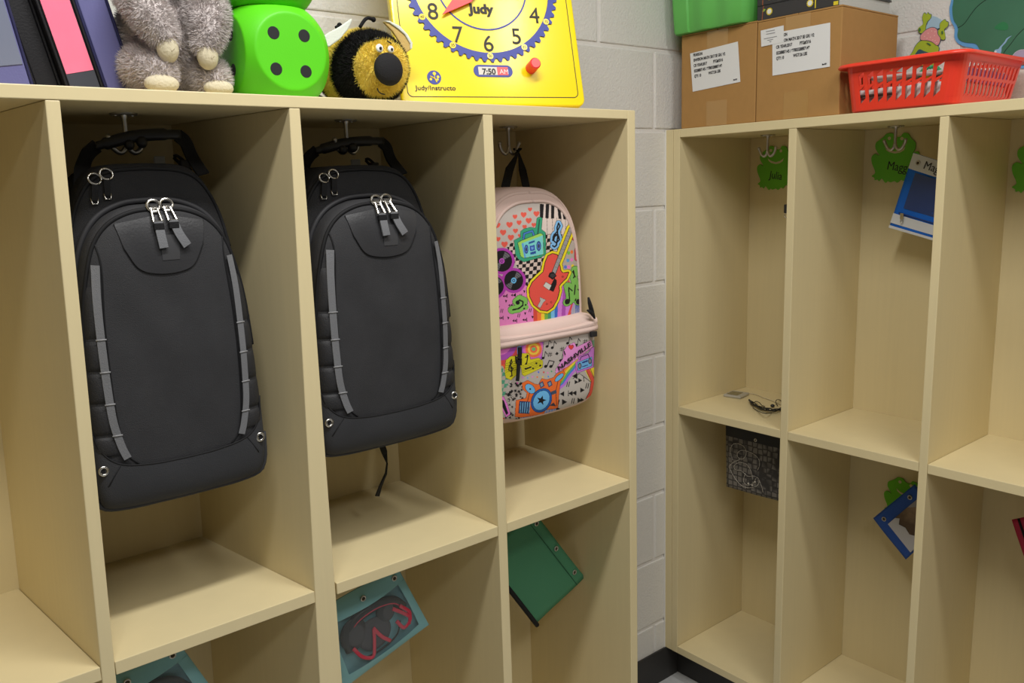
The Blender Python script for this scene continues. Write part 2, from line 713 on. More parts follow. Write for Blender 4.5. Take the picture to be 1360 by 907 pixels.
lean('divider', 0.0300, 0.0095, 0.0465, 0.0445, 0.058, 0.0)
lean('divider', -0.2838, -0.3057, -0.2674, -0.2884, 0.042, 0.0)
board(left, 'shelf', 0.0475, D3L - 0.0006, 0.001, bk, ZSB, ZS, lamh)
board(left, 'shelf', D3R + 0.0006, EL - 0.0006, 0.001, bk, ZSB, ZS, lamh)
g = G().hexa([(-0.288, .001, ZSB), (-0.288, .001, ZS), (-0.288, bk, ZSB), (-0.288, bk, ZS),
              (0.0088, .001, ZSB), (0.0088, .001, ZS), (-0.048, bk, ZSB), (-0.048, bk, ZS)])
g.build('shelf', lamh, left, bevel=0.001)
g = G().hexa([(XL, .001, ZSB), (XL, .001, ZS), (XL, bk, ZSB), (XL, bk, ZS),
              (-0.3065, .001, ZSB), (-0.3065, .001, ZS), (-0.3485, bk, ZSB), (-0.3485, bk, ZS)])
g.build('shelf', lamh, left, bevel=0.001)
board(left, 'bottom_board', XL, EL - 0.0006, 0.0, bk, BB, BB + 0.0196, lamh)
board(left, 'toe_kick', XL, ER - 0.004, 0.05, 0.06, FLOOR, BB, kick)

# ------------------------------------------------------------------ right cubbies
right = thing('cubby_unit', (XB + 0.17, -0.3, FLOOR), 'maple laminate cubby unit on the right with frog name tags, empty of bags', 'cubby shelves')
F2, F3L, F3R, F4L, F4R = 0.3128, -0.0122, -0.0325, -0.3583, -0.3765
F5L, F5R = -0.700, -0.7205
xb = XB + 0.3137
YR = -1.06
board(right, 'top_board', XB, XW - 0.002, YR, F2 - 0.0006, BTB, BT, lamh)
board(right, 'end_panel', XB, XW - 0.002, F2, F2 + 0.0215, BB, BT)
board(right, 'filler_strip', XB + 0.0003, XB + 0.02, F2 + 0.0225, D - 0.001, BB, BT)
board(right, 'back_panel', xb, XW - 0.002, YR, F2, BB + 0.02, BTB)
for a, b in ((F3L, F3R), (F4L, F4R), (F5L, F5R), (YR, YR - 0.02)):
    board(right, 'divider', XB + 0.0005, xb, b, a, BB + 0.0235, BTB - 0.0004)
for a, b in ((F2, F3L), (F3R, F4L), (F4R, F5L), (F5R, YR)):
    board(right, 'shelf', XB + 0.001, xb, b + 0.0006, a - 0.0006, BSB, BS, lamh)
board(right, 'bottom_board', XB, xb, YR, F2 - 0.0006, BB, BBT, lamh)
board(right, 'toe_kick', XB + 0.054, XB + 0.064, YR, D - 0.001, FLOOR, BB, kick)

# ------------------------------------------------------------------ coat hooks


def make_hook(loc, label):
    x, y, z = loc
    h = thing('coat_hook', loc, label, 'hook', 'double coat hooks under the top boards')
    G().disc((x, y, z - 0.0002), (0, 0, -1), 0.019, 0.003, 32, bev=0.0013).build('mounting_plate', steel, h, smooth=True)
    g = G()
    for s in (-1, 1):
        g.ball((x + s * 0.012, y, z - 0.0034), (0.003, 0.003, 0.0014), 10, 6)
    g.build('screw', nickel, h, smooth='all')
    G().tube([(x, y, z - 0.003), (x, y, z - 0.009), (x, y, z - 0.042)], [0.006, 0.0036, 0.0036], 12).build('stem', steel, h, smooth=True)
    for s in (-1, 1):
        p = [(x, y, z - 0.040), (x + s * 0.003, y, z - 0.050), (x + s * 0.010, y, z - 0.0555), (x + s * 0.018, y, z - 0.051), (x + s * 0.0235, y, z - 0.041), (x + s * 0.026, y - 0.002, z - 0.034)]
        p = catmull(p, n=5)
        g = G().tube(p, [0.0037] * (len(p) - 1) + [0.0028], 10)
        g.ball(p[-1], 0.0042, 12, 8)
        g.build('prong', steel, h, smooth='all')
    return h


H3 = at(675, 168, 'z', ZTB)
hk = make_hook(H3, 'double coat hook above the patterned pink backpack')
H2 = at(459, 159, 'z', ZTB)
H1 = at(161, 149, 'z', ZTB) + np.array([0.007, 0.015, 0])
for p, lb, rz in ((H2, 'double coat hook holding the black backpack in the middle cubby', 0.1), (H1, 'double coat hook holding the leftmost black backpack', 0.1),
                  (at(1020, 179, 'z', BTB), 'double coat hook in front of the frog tag reading Julia', math.radians(-90)),
                  (at(1190, 167, 'z', BTB), 'double coat hook in front of the frog tag beside the blue and white pouch', math.radians(-90))):
    c = copy_tree(hk)
    c['label'] = lb
    c.location = (p[0], p[1], p[2] + ZF)
    c.rotation_euler = (0, 0, rz)

# ------------------------------------------------------------------ black rolling backpacks
blk = M('black_fabric', (35, 35, 37), 0.72, 0.3, bump=(900, 0.5, 2), var=(60, 0.12))
pockm = M('charcoal_fabric', (50, 50, 52), 0.72, 0.3, bump=(900, 0.5, 2), var=(60, 0.12))
blk2 = M('black_fabric_smooth', (41, 41, 43), 0.6, 0.35, bump=(500, 0.3, 2))
boot = M('dark_grey_fabric', (54, 55, 58), 0.72, 0.3, bump=(700, 0.35, 2))
patchm = M('grey_panel', (50, 50, 52), 0.42, 0.4, bump=(300, 0.15, 2))
web = M('grey_webbing', (112, 113, 116), 0.7, 0.3, bump=(800, 0.4, 2))
rubber = M('black_rubber', (38, 38, 40), 0.38, 0.45)
blackweb = M('black_webbing', (24, 24, 26), 0.75, 0.3, bump=(700, 0.4, 2))
tack = M('tack', (140, 140, 142), 0.7)
thread = M('seam', (20, 20, 22), 0.7, 0.3)
piping = M('piping', (46, 46, 49), 0.6, 0.35)


def to_xz(pts, y):
    return [(p[0], p[2]) for p in (at(a, b, 'y', y) for a, b in pts)]


def rolling_backpack():
    XC = 0.2055
    t = thing('backpack', (XC, 0.17, 0.72), 'large black backpack with grey straps hanging in the middle cubby of the left unit', 'backpack', 'matching black backpacks')

    def sym(right):
        """right half from the top centre to the bottom centre -> closed outline"""
        return [tuple(p) for p in catmull(right, n=6)] + [(2 * XC - p[0], p[1]) for p in reversed(catmull(right, n=6)[1:-1])]

    mright = [(XC, 1.199), (XC + 0.055, 1.196), (XC + 0.083, 1.180), (XC + 0.102, 1.148), (XC + 0.118, 1.10), (XC + 0.128, 1.04), (XC + 0.132, 0.96), (XC + 0.134, 0.86), (XC + 0.134, 0.77), (XC + 0.1315, 0.743), (XC + 0.121, 0.7265), (XC + 0.085, 0.7205), (XC + 0.04, 0.7195), (XC, 0.719)]
    main = Pillow(sym(mright), 0.135, 0.045, 5.5, (XC, 0.96), wrinkle=0.004, seed=1.7)
    main.geo(0.135).build('body', blk, t, smooth='all')
    pright = [(XC, 1.143), (XC + 0.04, 1.140), (XC + 0.075, 1.124), (XC + 0.100, 1.092), (XC + 0.116, 1.04), (XC + 0.124, 0.98), (XC + 0.129, 0.90), (XC + 0.132, 0.82), (XC + 0.132, 0.768), (XC + 0.1285, 0.744), (XC + 0.118, 0.7275), (XC + 0.08, 0.7225), (XC + 0.04, 0.721), (XC, 0.7205)]
    pk = Pillow(sym(pright), 0.100, 0.062, 5.5, (XC, 0.93), wrinkle=0.006, seed=5.1)
    pk.geo(0.02, 0).build('front_pocket', pockm, t, smooth='all')
    fr = pk.front
    mir = lambda path: [(2 * XC - p[0], p[1]) for p in path]

    # zipper line round the front pocket
    arc = catmull([(XC + 0.1235, 0.93), (XC + 0.1185, 0.99), (XC + 0.110, 1.04), (XC + 0.095, 1.088), (XC + 0.072, 1.117), (XC + 0.039, 1.132), (XC, 1.136)], n=8)
    arc = arc + list(reversed(mir(arc)[:-1]))
    g = G().tube(onsurf(arc, fr, 0.0005), 0.0032, 8)
    g.build('zipper', thread, t, smooth='all')
    arc2 = catmull([(XC + 0.1255, 0.93), (XC + 0.122, 0.99), (XC + 0.116, 1.045), (XC + 0.101, 1.095), (XC + 0.077, 1.127), (XC + 0.041, 1.144), (XC, 1.148)], n=8)
    arc2 = arc2 + list(reversed(mir(arc2)[:-1]))
    G().tube([(p[0], 0.088, p[1]) for p in arc2], 0.0042, 8).build('piping', piping, t, smooth='all')
    # main compartment zipper over the top
    top = catmull([(XC + 0.117, 1.075), (XC + 0.108, 1.118), (XC + 0.094, 1.152), (XC + 0.074, 1.177), (XC + 0.045, 1.188), (XC, 1.191)], n=8)
    top = top + list(reversed(mir(top)[:-1]))
    G().tube(onsurf(top, main.front, 0.0008), 0.003, 8).build('zipper', thread, t, smooth='all')
    # lettering panel under the zipper pulls (plain)
    A = [(0.142, 1.118), (XC, 1.128), (0.269, 1.118)]
    B = catmull([(0.150, 1.085), (0.166, 1.058), (0.19, 1.049), (0.222, 1.049), (0.246, 1.058), (0.262, 1.085)], n=5)
    loft2(A, B, 28, 18, fr, 0.0016).build('top_patch', patchm, t, smooth='all')
    st = G().tube(onsurf([(0.142, 1.118)] + B + [(0.269, 1.118)], fr, 0.0018), 0.0007, 6)
    st.build('stitching', thread, t, smooth='all')
    pr = [(0.188, 1.092), (0.19, 1.071), (0.20, 1.066), (0.225, 1.066), (0.236, 1.072), (0.238, 1.092), (0.228, 1.1), (0.2, 1.1)]
    loft2([pr[7], pr[6]], [pr[2], pr[3]], 12, 8, fr, 0.0024).build('rubber_badge', M('badge', (58, 58, 60), 0.5), t, smooth='all')

    # side panels: seam, three quilted pads, grey webbing
    seamR = catmull([(XC + 0.091, 1.094), (XC + 0.088, 1.06), (XC + 0.093, 0.99), (XC + 0.094, 0.92), (XC + 0.0925, 0.86), (XC + 0.086, 0.81), (XC + 0.070, 0.789)], n=6)
    strapR = catmull([(XC + 0.096, 1.066), (XC + 0.100, 1.02), (XC + 0.1015, 0.96), (XC + 0.1010, 0.90), (XC + 0.099, 0.855), (XC + 0.092, 0.82), (XC + 0.086, 0.802)], n=6)
    levels = [0.968, 0.924, 0.880, 0.836]

    def edge_at(z, f=0.992):
        # right border of the pocket at height z
        lo, hi = XC, 0.36
        for _ in range(40):
            m = (lo + hi) / 2
            q = math.hypot(m - XC, z - 0.93) / pk.rmax(math.atan2(z - 0.93, m - XC))
            lo, hi = (m, hi) if q < f else (lo, m)
        return lo

    def curve_x(c, z):
        return float(np.interp(-z, [-p[1] for p in c], [p[0] for p in c]))

    for fl in (lambda p: p, mir):
        G().tube(onsurf(fl(seamR), fr, 0.0003), 0.0013, 6).build('seam', thread, t, smooth='all')
        lv = [1.04] + levels + [0.805]
        for i in range(len(lv) - 1):
            a, b = lv[i] - 0.002, lv[i + 1] + 0.002
            A = fl([(curve_x(seamR, a) + 0.002, a), (edge_at(a), a)])
            B = fl([(curve_x(seamR, b) + 0.002, b), (edge_at(b), b)])
            loft2(A, B, 14, 14, fr, 0.0004, 0.0048).build('side_pad', blk2, t, smooth='all')
        w = ribbon(G(), fl(strapR), 0.0105, fr, 0.0052, 0.0014)
        w.build('webbing', web, t)
        for z in levels:
            x = curve_x(strapR, z)
            sg = fl([(x - 0.0068, z), (x + 0.0068, z)])
            G().tube([(p[0], fr(p[0], p[1]) - 0.0072, p[1]) for p in sg], 0.0011, 6).build('bar_tack', tack, t, smooth='all')

    # lower boot with corner patches and grommets
    seam = catmull([(XC + 0.1275, 0.850), (XC + 0.119, 0.817), (XC + 0.096, 0.795), (XC + 0.05, 0.786), (XC, 0.784)], n=8)
    seam = seam + list(reversed(mir(seam)[:-1]))
    bot = [pk.pt(k, 0.985) for k in range(pk.n)]
    bot = [p for p in bot if p[1] < 0.851]
    bot.sort(key=lambda p: -math.atan2(p[0] - XC, -(p[1] - 0.93)))
    loft2(seam, bot, 70, 22, fr, 0.0035).build('boot_panel', boot, t, smooth='all')
    G().tube(onsurf(seam, fr, 0.0028), 0.0014, 6).build('seam', thread, t, smooth='all')
    for fl in (lambda p: p, mir):
        G().tube(onsurf(fl([(XC + 0.096, 0.794), (XC + 0.113, 0.768), (XC + 0.126, 0.746)]), fr, 0.0036), 0.0011, 6).build('seam', thread, t, smooth='all')
        c = fl([(XC + 0.1185, 0.789)])[0]
        y = fr(*c) - 0.005
        g = G().torus((c[0], y, c[1]), (0, -1, 0), 0.0056, 0.0019, 24)
        g.build('grommet', nickel, t, smooth='all')
        G().disc((c[0], y + 0.0012, c[1]), (0, -1, 0), 0.0042, 0.0006).build('grommet_hole', thread, t)
    # rolled bottom edge
    edge = [p for p in (main.pt(k, 1.0) for k in range(main.n)) if p[1] < 0.79]
    edge.sort(key=lambda p: p[0])
    for yy, r in ((0.062, 0.0036), (0.085, 0.005), (0.11, 0.0045)):
        G().tube([(XC + (p[0] - XC) * 0.988, yy, p[1] + 0.004) for p in edge], r, 8).build('bottom_piping', boot, t, smooth='all')

    # zipper pulls
    def puller(x, z, dx, L, grey=True, y=None, fr_=fr):
        yy = (fr_(x, z) if y is None else y) - 0.005
        p = thing_child('zipper_pull', t, (x, yy, z))
        g = G()
        g.torus((x, yy - 0.001, z + 0.002), (0.15, -1, 0.2), 0.0078, 0.0019, 20, sx=1.2)
        g.box(x - 0.005, x + 0.005, yy - 0.0025, yy + 0.003, z - 0.008, z + 0.003)
        ya, yb_ = fr_(x, z) - 0.009, fr_(x + dx * 0.15, z - 0.020) - 0.0075
        d1 = dx * 0.15
        g.tube([(x - 0.0045, ya, z - 0.002), (x - 0.006 + d1, yb_, z - 0.0195), (x + 0.006 + d1, yb_, z - 0.0195), (x + 0.0045, ya, z - 0.002)], 0.0021, 8, True)
        g.tube([(x - 0.0035, ya, z - 0.006), (x + 0.0035, ya, z - 0.006)], 0.0022, 8)
        g.build('slider', nickel, p, smooth=False, bevel=0)
        path = [(x + dx * 0.15, z - 0.0195), (x + dx * 0.45, z - 0.019 - L * 0.5), (x + dx, z - 0.019 - L)]
        g = G()
        strap3(g, [(q[0], (fr_(q[0], q[1]) if y is None else y) - 0.0075, q[1]) for q in catmull(path, n=5)], 0.0125, 0.003, (1, 0, 0))
        g.build('pull_tab', web if grey else blackweb, p)
        q = path[0]
        w0 = fr_(q[0], q[1] - 0.006) - 0.0075
        G().box(q[0] - 0.0072, q[0] + 0.0072, w0 - 0.0035, w0 + 0.002, q[1] - 0.011, q[1] - 0.002).build('tab_collar', blackweb, p, bevel=0.001)

    puller(0.1995, 1.138, 0.003, 0.036)
    puller(0.2185, 1.139, 0.018, 0.036)
    for x, z, dx in ((0.134, 1.178, -0.004), (0.150, 1.184, -0.002)):
        yy = main.front(x, z) - 0.004
        p = thing_child('zipper_pull', t, (x, yy, z))
        g = G().torus((x, yy - 0.002, z), (0.3, -1, 0.3), 0.0075, 0.0015, 18, sx=1.3)
        g.tube([(x - 0.005 + dx, yy - 0.004, z - 0.026), (x - 0.0035 + dx, yy - 0.006, z - 0.0335), (x + 0.0035 + dx, yy - 0.006, z - 0.0335), (x + 0.005 + dx, yy - 0.004, z - 0.026)], 0.0011, 6)
        g.build('slider', nickel, p, smooth='all')
        strap3(G(), [(x, yy - 0.003, z - 0.004), (x + dx * 0.6, yy - 0.004, z - 0.016), (x + dx, yy - 0.004, z - 0.029)], 0.0085, 0.003, (1, 0, 0)).build('pull_tab', blackweb, p)

    # carrying handle over the hook
    HY = H2[1]
    hp = [tuple(at(a, b, 'y', HY)) for a, b in ((424, 201), (440, 196), (462, 190), (485, 187.5), (510, 187.5))]
    G().tube(catmull(hp, n=6), [0.0062] * 4 + [0.0088] * 17 + [0.0070] * 4, 14).build('handle_grip', rubber, t, smooth='all')
    g = G().ball(at(459.5, 199, 'y', HY - 0.006), 0.0075, 14, 10).ball(at(472, 196, 'y', HY - 0.006), 0.0085, 14, 10)
    g.build('grip_knob', rubber, t, smooth='all')
    for side, px in ((-1, [(426, 200), (416, 210), (410, 226), (405, 246)]), (1, [(507, 188), (515, 196), (521, 212), (528, 232)])):
        pts = [np.array(at(a, b, 'y', HY)) for a, b in px]
        pts[-1][1] -= 0.02
        sd = [(1, 0.2, 0.25)] * 25
        strap3(G(), catmull(pts, n=8), 0.021, 0.004, sd).build('handle_strap', blackweb, t, smooth=False, bevel=0.0008)
    # grey tab and cord loop behind the top
    p = at(474, 222, 'y', 0.24)
    G().box(p[0] - 0.009, p[0] + 0.009, 0.236, 0.24, p[2] - 0.03, p[2] + 0.014).build('grey_tab', M('grey_plastic', (176, 178, 182), 0.5), t, bevel=0.0015)
    c = [tuple(at(a, b, 'y', 0.25)) for a, b in ((487, 212), (491, 211.5), (499, 219), (504, 229), (500, 231), (493, 220), (487, 213))]
    G().tube(catmull(c, n=5), 0.0027, 8).build('cord_loop', blackweb, t, smooth='all')
    c = at(497, 220, 'y', 0.252)
    G().box(c[0] - 0.007, c[0] + 0.009, 0.247, 0.258, c[2] - 0.03, c[2] + 0.006).build('cord_lock', rubber, t, bevel=0.002)
    return t


def thing_child(name, parent, loc):
    o = bpy.data.objects.new(name, None)
    o.empty_display_size = 0.01
    COL.objects.link(o)
    o.parent = parent
    o.location = tuple(np.array(loc) - LOC[parent.name])
    LOC[o.name] = np.array(loc, float)
    return o


bag = rolling_backpack()
bag.scale = (1.045, 1.0, 1.0)
bag.location.x -= 0.006
bag2 = copy_tree(bag)
bag2['label'] = 'large black backpack hanging farthest left, beside the post at the left edge of its cubby'
bag2.location = (-0.1514, 0.152, 0.72 + 0.001 + ZF)
bag2.scale = (0.94, 0.85, 1.01)
# strap end hanging below the middle bag (only that bag shows one)
g = G()
sp = [at(a, b, 'y', 0.17) for a, b in ((508, 585), (513, 600), (516.5, 614), (515, 628), (508, 645), (504, 658))]
tw = [(1, 0, 0), (1, .2, 0), (0.5, 1, 0), (0.4, 1, 0), (0.9, 0.6, 0), (1, 0.4, 0)]
strap3(g, sp, 0.012, 0.0022, tw)
o = g.build('loose_strap', blackweb, bag)

# ------------------------------------------------------------------ patterned backpack
pink = M('pale_pink_canvas', (216, 190, 180), 0.8, 0.25, bump=(700, 0.35, 2), var=(20, 0.03))
printm = M('printed_canvas', (200, 190, 180), 0.72, 0.25, attr='print', bump=(700, 0.25, 2))


class Art:
    """flat drawing sampled at points (X, Y); later shapes cover earlier ones"""

    def __init__(s, X, Y, base):
        s.X, s.Y = X, Y
        s.c = np.tile(np.array(lin(base)), (len(X), 1))

    def poly(s, pts, col):
        s.c[inpoly(s.X, s.Y, pts)] = lin(col)

    def dist(s, pts):
        d = np.full(s.X.shape, 1e9)
        for i in range(len(pts) - 1):
            ax, ay = pts[i]
            bx, by = pts[i + 1]
            ex, ey = bx - ax, by - ay
            L = ex * ex + ey * ey + 1e-12
            t = np.clip(((s.X - ax) * ex + (s.Y - ay) * ey) / L, 0, 1)
            d = np.minimum(d, np.hypot(s.X - ax - t * ex, s.Y - ay - t * ey))
        return d

    def stroke(s, pts, w, col):
        s.c[s.dist(pts) < w / 2] = lin(col)

    def blob(s, pts, w, col):
        s.poly(pts, col)
        s.stroke(list(pts) + [pts[0]], w, col)

    def ell(s, x, y, rx, ry, col, rot=0.0):
        c, n = math.cos(rot), math.sin(rot)
        u, v = (s.X - x) * c + (s.Y - y) * n, -(s.X - x) * n + (s.Y - y) * c
        s.c[(u / rx) ** 2 + (v / ry) ** 2 < 1] = lin(col)

    def heart(s, x, y, r, col):
        u, v = (s.X - x) / r * 1.15, -(s.Y - y) / r * 1.15
        s.c[(u * u + v * v - 0.55) ** 3 - 1.3 * u * u * v ** 3 * 0.9 < 0] = lin(col)

    def star(s, x, y, r, col, rot=0.0):
        p = [(x + (r if k % 2 == 0 else r * 0.42) * math.sin(rot + k * math.pi / 5), y - (r if k % 2 == 0 else r * 0.42) * math.cos(rot + k * math.pi / 5)) for k in range(10)]
        s.poly(p, col)


BK = (28, 25, 27)


def art_top(A):
    z4 = lambda P: [(650 + x / 8.245, 260 + y / 8.245) for x, y in P]
    z5 = lambda P: [(700 + x / 8.245, 260 + y / 8.245) for x, y in P]
    z6 = lambda P: [(655 + x / 8.247, 340 + y / 8.247) for x, y in P]
    k = 1 / 8.245
    # hearts
    A.poly(z4([(-80, 640), (130, 555), (230, 530), (400, 440), (545, 400), (560, 90), (300, 90), (100, 200), (-80, 400)]), (190, 180, 172))
    for x, y, r in ((220, 325, 45), (375, 215, 42), (430, 280, 44), (325, 300, 36), (285, 390, 36), (235, 465, 45), (150, 410, 45), (515, 205, 42), (445, 155, 30), (280, 235, 34),
                    (485, 325, 32), (385, 345, 32), (165, 540, 45), (330, 440, 25), (95, 480, 35), (90, 330, 40)):
        p = z4([(x, y)])[0]
        A.heart(p[0], p[1], r * k, (226, 92, 76))
    # keyboard
    A.poly(z5([(140, 80), (470, 80), (640, 200), (640, 430), (560, 380), (440, 430), (150, 425)]), (220, 202, 192))
    for x in (158, 218, 278, 325, 372, 420, 450):
        A.stroke(z5([(x, 240), (x + 2, 420)]), 0.5, (90, 80, 78))
    for q in ([(140, 90), (185, 90), (176, 242), (140, 242)], [(205, 90), (242, 90), (236, 248), (200, 246)], [(264, 90), (300, 90), (296, 250), (262, 250)], [(328, 100), (362, 110), (378, 255), (346, 255)],
              [(380, 110), (408, 120), (426, 262), (398, 256)], [(438, 120), (472, 135), (485, 240), (460, 230)], [(545, 240), (590, 262), (590, 290), (545, 262)], [(545, 290), (592, 322), (592, 350), (545, 320)], [(540, 340), (590, 380), (590, 410), (540, 372)]):
        A.poly(z5(q), BK)
    # checks
    reg = z4([(190, 560), (270, 490), (400, 430), (560, 400), (610, 420), (800, 420), (850, 470), (800, 600), (700, 700), (600, 800), (520, 900), (480, 1040), (400, 1000), (380, 900), (270, 720)])
    ins = inpoly(A.X, A.Y, reg)
    u = (A.X - 650) + 0.10 * (A.Y - 300)
    v = (A.Y - 300) + 0.12 * (A.X - 700)
    ck = (np.floor(u / 4.9) + np.floor(v / 5.0)) % 2 == 0
    A.c[ins & ck] = lin(BK)
    A.c[ins & ~ck] = lin((214, 192, 180))
    # spots
    A.poly(z5([(520, 370), (600, 420), (700, 640), (700, 900), (560, 900), (440, 820), (385, 740), (470, 520)]), (184, 172, 162))
    for x, y, c in ((455, 625, (120, 190, 80)), (490, 615, (240, 120, 60)), (447, 708, (90, 160, 215)), (490, 700, (235, 130, 200)), (610, 645, (205, 80, 180)), (570, 730, (215, 70, 60)), (630, 715, (240, 130, 60)),
                    (590, 800, (235, 130, 190)), (645, 785, (90, 160, 215)), (600, 870, (235, 130, 200)), (500, 770, (235, 205, 50)), (455, 780, (235, 130, 200)), (540, 535, (235, 130, 200)), (420, 780, (90, 120, 205)), (520, 400, (200, 120, 200))):
        p = z5([(x, y)])[0]
        A.ell(p[0], p[1], 2.0, 2.4, c)
    # blue rays
    A.poly(z6([(820, 700), (860, 430), (930, 320), (1030, 180), (1200, 100), (1200, 700)]), (172, 172, 190))
    for i in range(26):
        th = -1.35 + i * 0.115
        p0, p1 = z6([(900 + 60 * math.cos(th), 480 + 60 * math.sin(th)), (900 + 330 * math.cos(th), 480 + 330 * math.sin(th))])
        A.stroke([p0, p1], 0.9, (84, 108, 190))
    # rainbow
    cols = [(214, 76, 62), (238, 120, 58), (240, 205, 60), (120, 178, 70), (70, 150, 110), (120, 190, 230), (62, 110, 200), (214, 130, 215), (176, 84, 180), (226, 120, 200), (218, 76, 70)]
    xs = [436, 482, 525, 562, 598, 632, 672, 705, 745, 775, 805, 850]
    for i, c in enumerate(cols):
        a, b = xs[i], xs[i + 1]
        A.poly(z6([(a + 20, 320), (b + 25, 320), (b + 6, 560), (b, 760), (a, 760), (a + 2, 560)]), c)
    A.poly(z6([(740, 300), (840, 280), (900, 480), (820, 700), (700, 700)]), (214, 130, 215))
    A.poly(z6([(770, 300), (800, 300), (790, 700), (745, 700)]), (176, 84, 180))
    A.poly(z6([(830, 260), (900, 420), (830, 690), (800, 690), (870, 480), (800, 300)]), (222, 84, 66))
    # pink ground with player glyphs
    A.poly(z6([(-60, 800), (-60, 440), (160, 380), (330, 310), (375, 330), (385, 420), (440, 590), (440, 760)]), (226, 132, 192))
    for x, y, kd in ((125, 440, 2), (215, 430, 3), (300, 435, 1), (340, 390, 0), (140, 495, 0), (185, 540, 3), (95, 600, 1), (165, 680, 0), (280, 650, 1), (405, 595, 1), (350, 630, 0), (230, 710, 2), (340, 700, 3), (80, 680, 2), (360, 470, 0), (430, 670, 0), (60, 560, 0)):
        if kd == 0:
            A.poly(z6([(x - 12, y - 16), (x + 14, y - 10), (x, y + 18)]), BK)
        elif kd == 1:
            for d in (-9, 9):
                A.stroke(z6([(x + d + 4, y - 18), (x + d - 4, y + 18)]), 0.9, BK)
        else:
            for d in (-22, 0):
                A.poly(z6([(x + d, y), (x + d + 22, y - 18), (x + d + 24, y + 14)]), BK)
            A.stroke(z6([(x + 28, y - 20), (x + 30, y + 14)]), 1.0, BK)
    # speakers
    for x, y, r, lc in ((95, 55, 112, (190, 90, 200)), (225, 268, 104, (110, 190, 235)), (10, 330, 105, (190, 90, 200))):
        p = z6([(x, y)])[0]
        A.ell(p[0], p[1], (r + 30) * k, (r + 34) * k, (176, 62, 168))
    for x, y, r, lc in ((95, 55, 112, (196, 84, 196)), (10, 330, 105, (196, 84, 196)), (225, 268, 104, (110, 190, 235))):
        p = z6([(x, y)])[0]
        A.ell(p[0], p[1], r * k, (r + 4) * k, BK)
        d = np.hypot(A.X - p[0], A.Y - p[1])
        th = np.arctan2(A.Y - p[1], A.X - p[0])
        sect = (d < r * k * 0.92) & (np.abs(np.sin(th * 1.0 + 0.9)) < 0.36)
        A.c[sect] = lin((110, 108, 112))
        for q in (0.75, 0.55):
            A.c[np.abs(d - r * k * q) < 0.25] = lin(BK)
        A.ell(p[0], p[1], 29 * k, 31 * k, lc)
        A.ell(p[0], p[1], 17 * k, 18 * k, (60, 40, 80))
        A.ell(p[0], p[1], 9 * k, 9 * k, lc)
    # boombox
    o = z4([(275, 490), (345, 455), (345, 395), (380, 365), (450, 350), (510, 360), (525, 250), (550, 235), (575, 250), (565, 370), (610, 405), (615, 640), (560, 670), (380, 720), (320, 690), (290, 640)])
    A.blob(o, 1.8, BK)
    A.blob(o, 0.9, (58, 160, 120))
    A.stroke(z4([(548, 262), (528, 430)]), 2.0, (40, 100, 80))
    A.stroke(z4([(375, 470), (380, 415), (470, 385), (490, 440)]), 3.2, BK)
    A.stroke(z4([(375, 470), (380, 415), (470, 385), (490, 440)]), 2.0, (74, 126, 200))
    b = z4([(312, 515), (345, 495), (560, 410), (588, 430), (592, 642), (380, 682), (345, 662)])
    A.blob(b, 1.2, BK)
    A.poly(b, (160, 212, 96))
    A.poly(z4([(352, 522), (586, 432), (590, 640), (382, 680)]), (124, 208, 204))
    A.poly(z4([(352, 522), (372, 514), (400, 676), (382, 680)]), (96, 160, 220))
    for x, y, rx, ry in ((405, 585, 22, 50), (540, 550, 26, 54)):
        p = z4([(x, y)])[0]
        A.ell(p[0], p[1], rx * k, ry * k, (40, 54, 120))
        A.ell(p[0], p[1], rx * k * 0.75, ry * k * 0.75, (84, 120, 190))
        A.ell(p[0], p[1], rx * k * 0.4, ry * k * 0.4, (60, 60, 80))
    A.poly(z4([(440, 550), (495, 538), (500, 596), (446, 608)]), (52, 80, 170))
    A.poly(z4([(455, 562), (482, 556), (484, 584), (458, 590)]), (110, 160, 220))
    A.poly(z4([(428, 510), (497, 486), (497, 506), (430, 530)]), (44, 80, 150))
    A.poly(z4([(448, 620), (510, 602), (510, 632), (450, 646)]), (44, 80, 150))
    # treble clef
    cl = [z5([(340, 470), (330, 420), (300, 450), (290, 490), (320, 515), (355, 480), (345, 440), (300, 420), (285, 455)]), z5([(345, 300), (360, 330), (330, 390), (290, 440), (282, 490)]), z5([(345, 300), (328, 350), (338, 430), (322, 540), (300, 560), (282, 548)])]
    for c in cl:
        A.stroke(c, 8.2, BK)
    for c in cl:
        A.stroke(c, 7.0, (132, 188, 234))
    for c in cl:
        A.stroke(c, 1.9, BK)
    # strap squiggle
    q = z5([(515, 470), (540, 430), (570, 450), (565, 520), (540, 600), (540, 690)])
    A.stroke(q, 5.6, BK)
    A.stroke(q, 4.6, (206, 74, 92))
    A.stroke(q, 1.2, (236, 130, 140))
    # green notes
    nts = [z6([(812, 330), (835, 420), (840, 490), (805, 510)]), z6([(830, 330), (880, 390)]), z6([(895, 150), (880, 230), (900, 300), (890, 470)]), z6([(905, 150), (925, 180)]), z6([(930, 350), (975, 400), (955, 490), (930, 500)])]
    for c in nts:
        A.stroke(c, 10.5, (60, 90, 50))
    for c in nts:
        A.stroke(c, 9.2, (130, 192, 92))
    for x, y in ((812, 500), (935, 500)):
        p = z6([(x, y)])[0]
        A.ell(p[0], p[1], 3.4, 3.8, BK, 0.4)
    for c in (z6([(838, 490), (826, 345), (865, 380)]), z6([(957, 490), (975, 400), (928, 365)]), z6([(880, 160), (890, 220), (880, 240)]), z6([(900, 320), (890, 420)]), z6([(905, 470), (898, 490)])):
        A.stroke(c, 1.6, BK)
    A.stroke(z6([(870, 170), (900, 230)]), 1.4, BK)
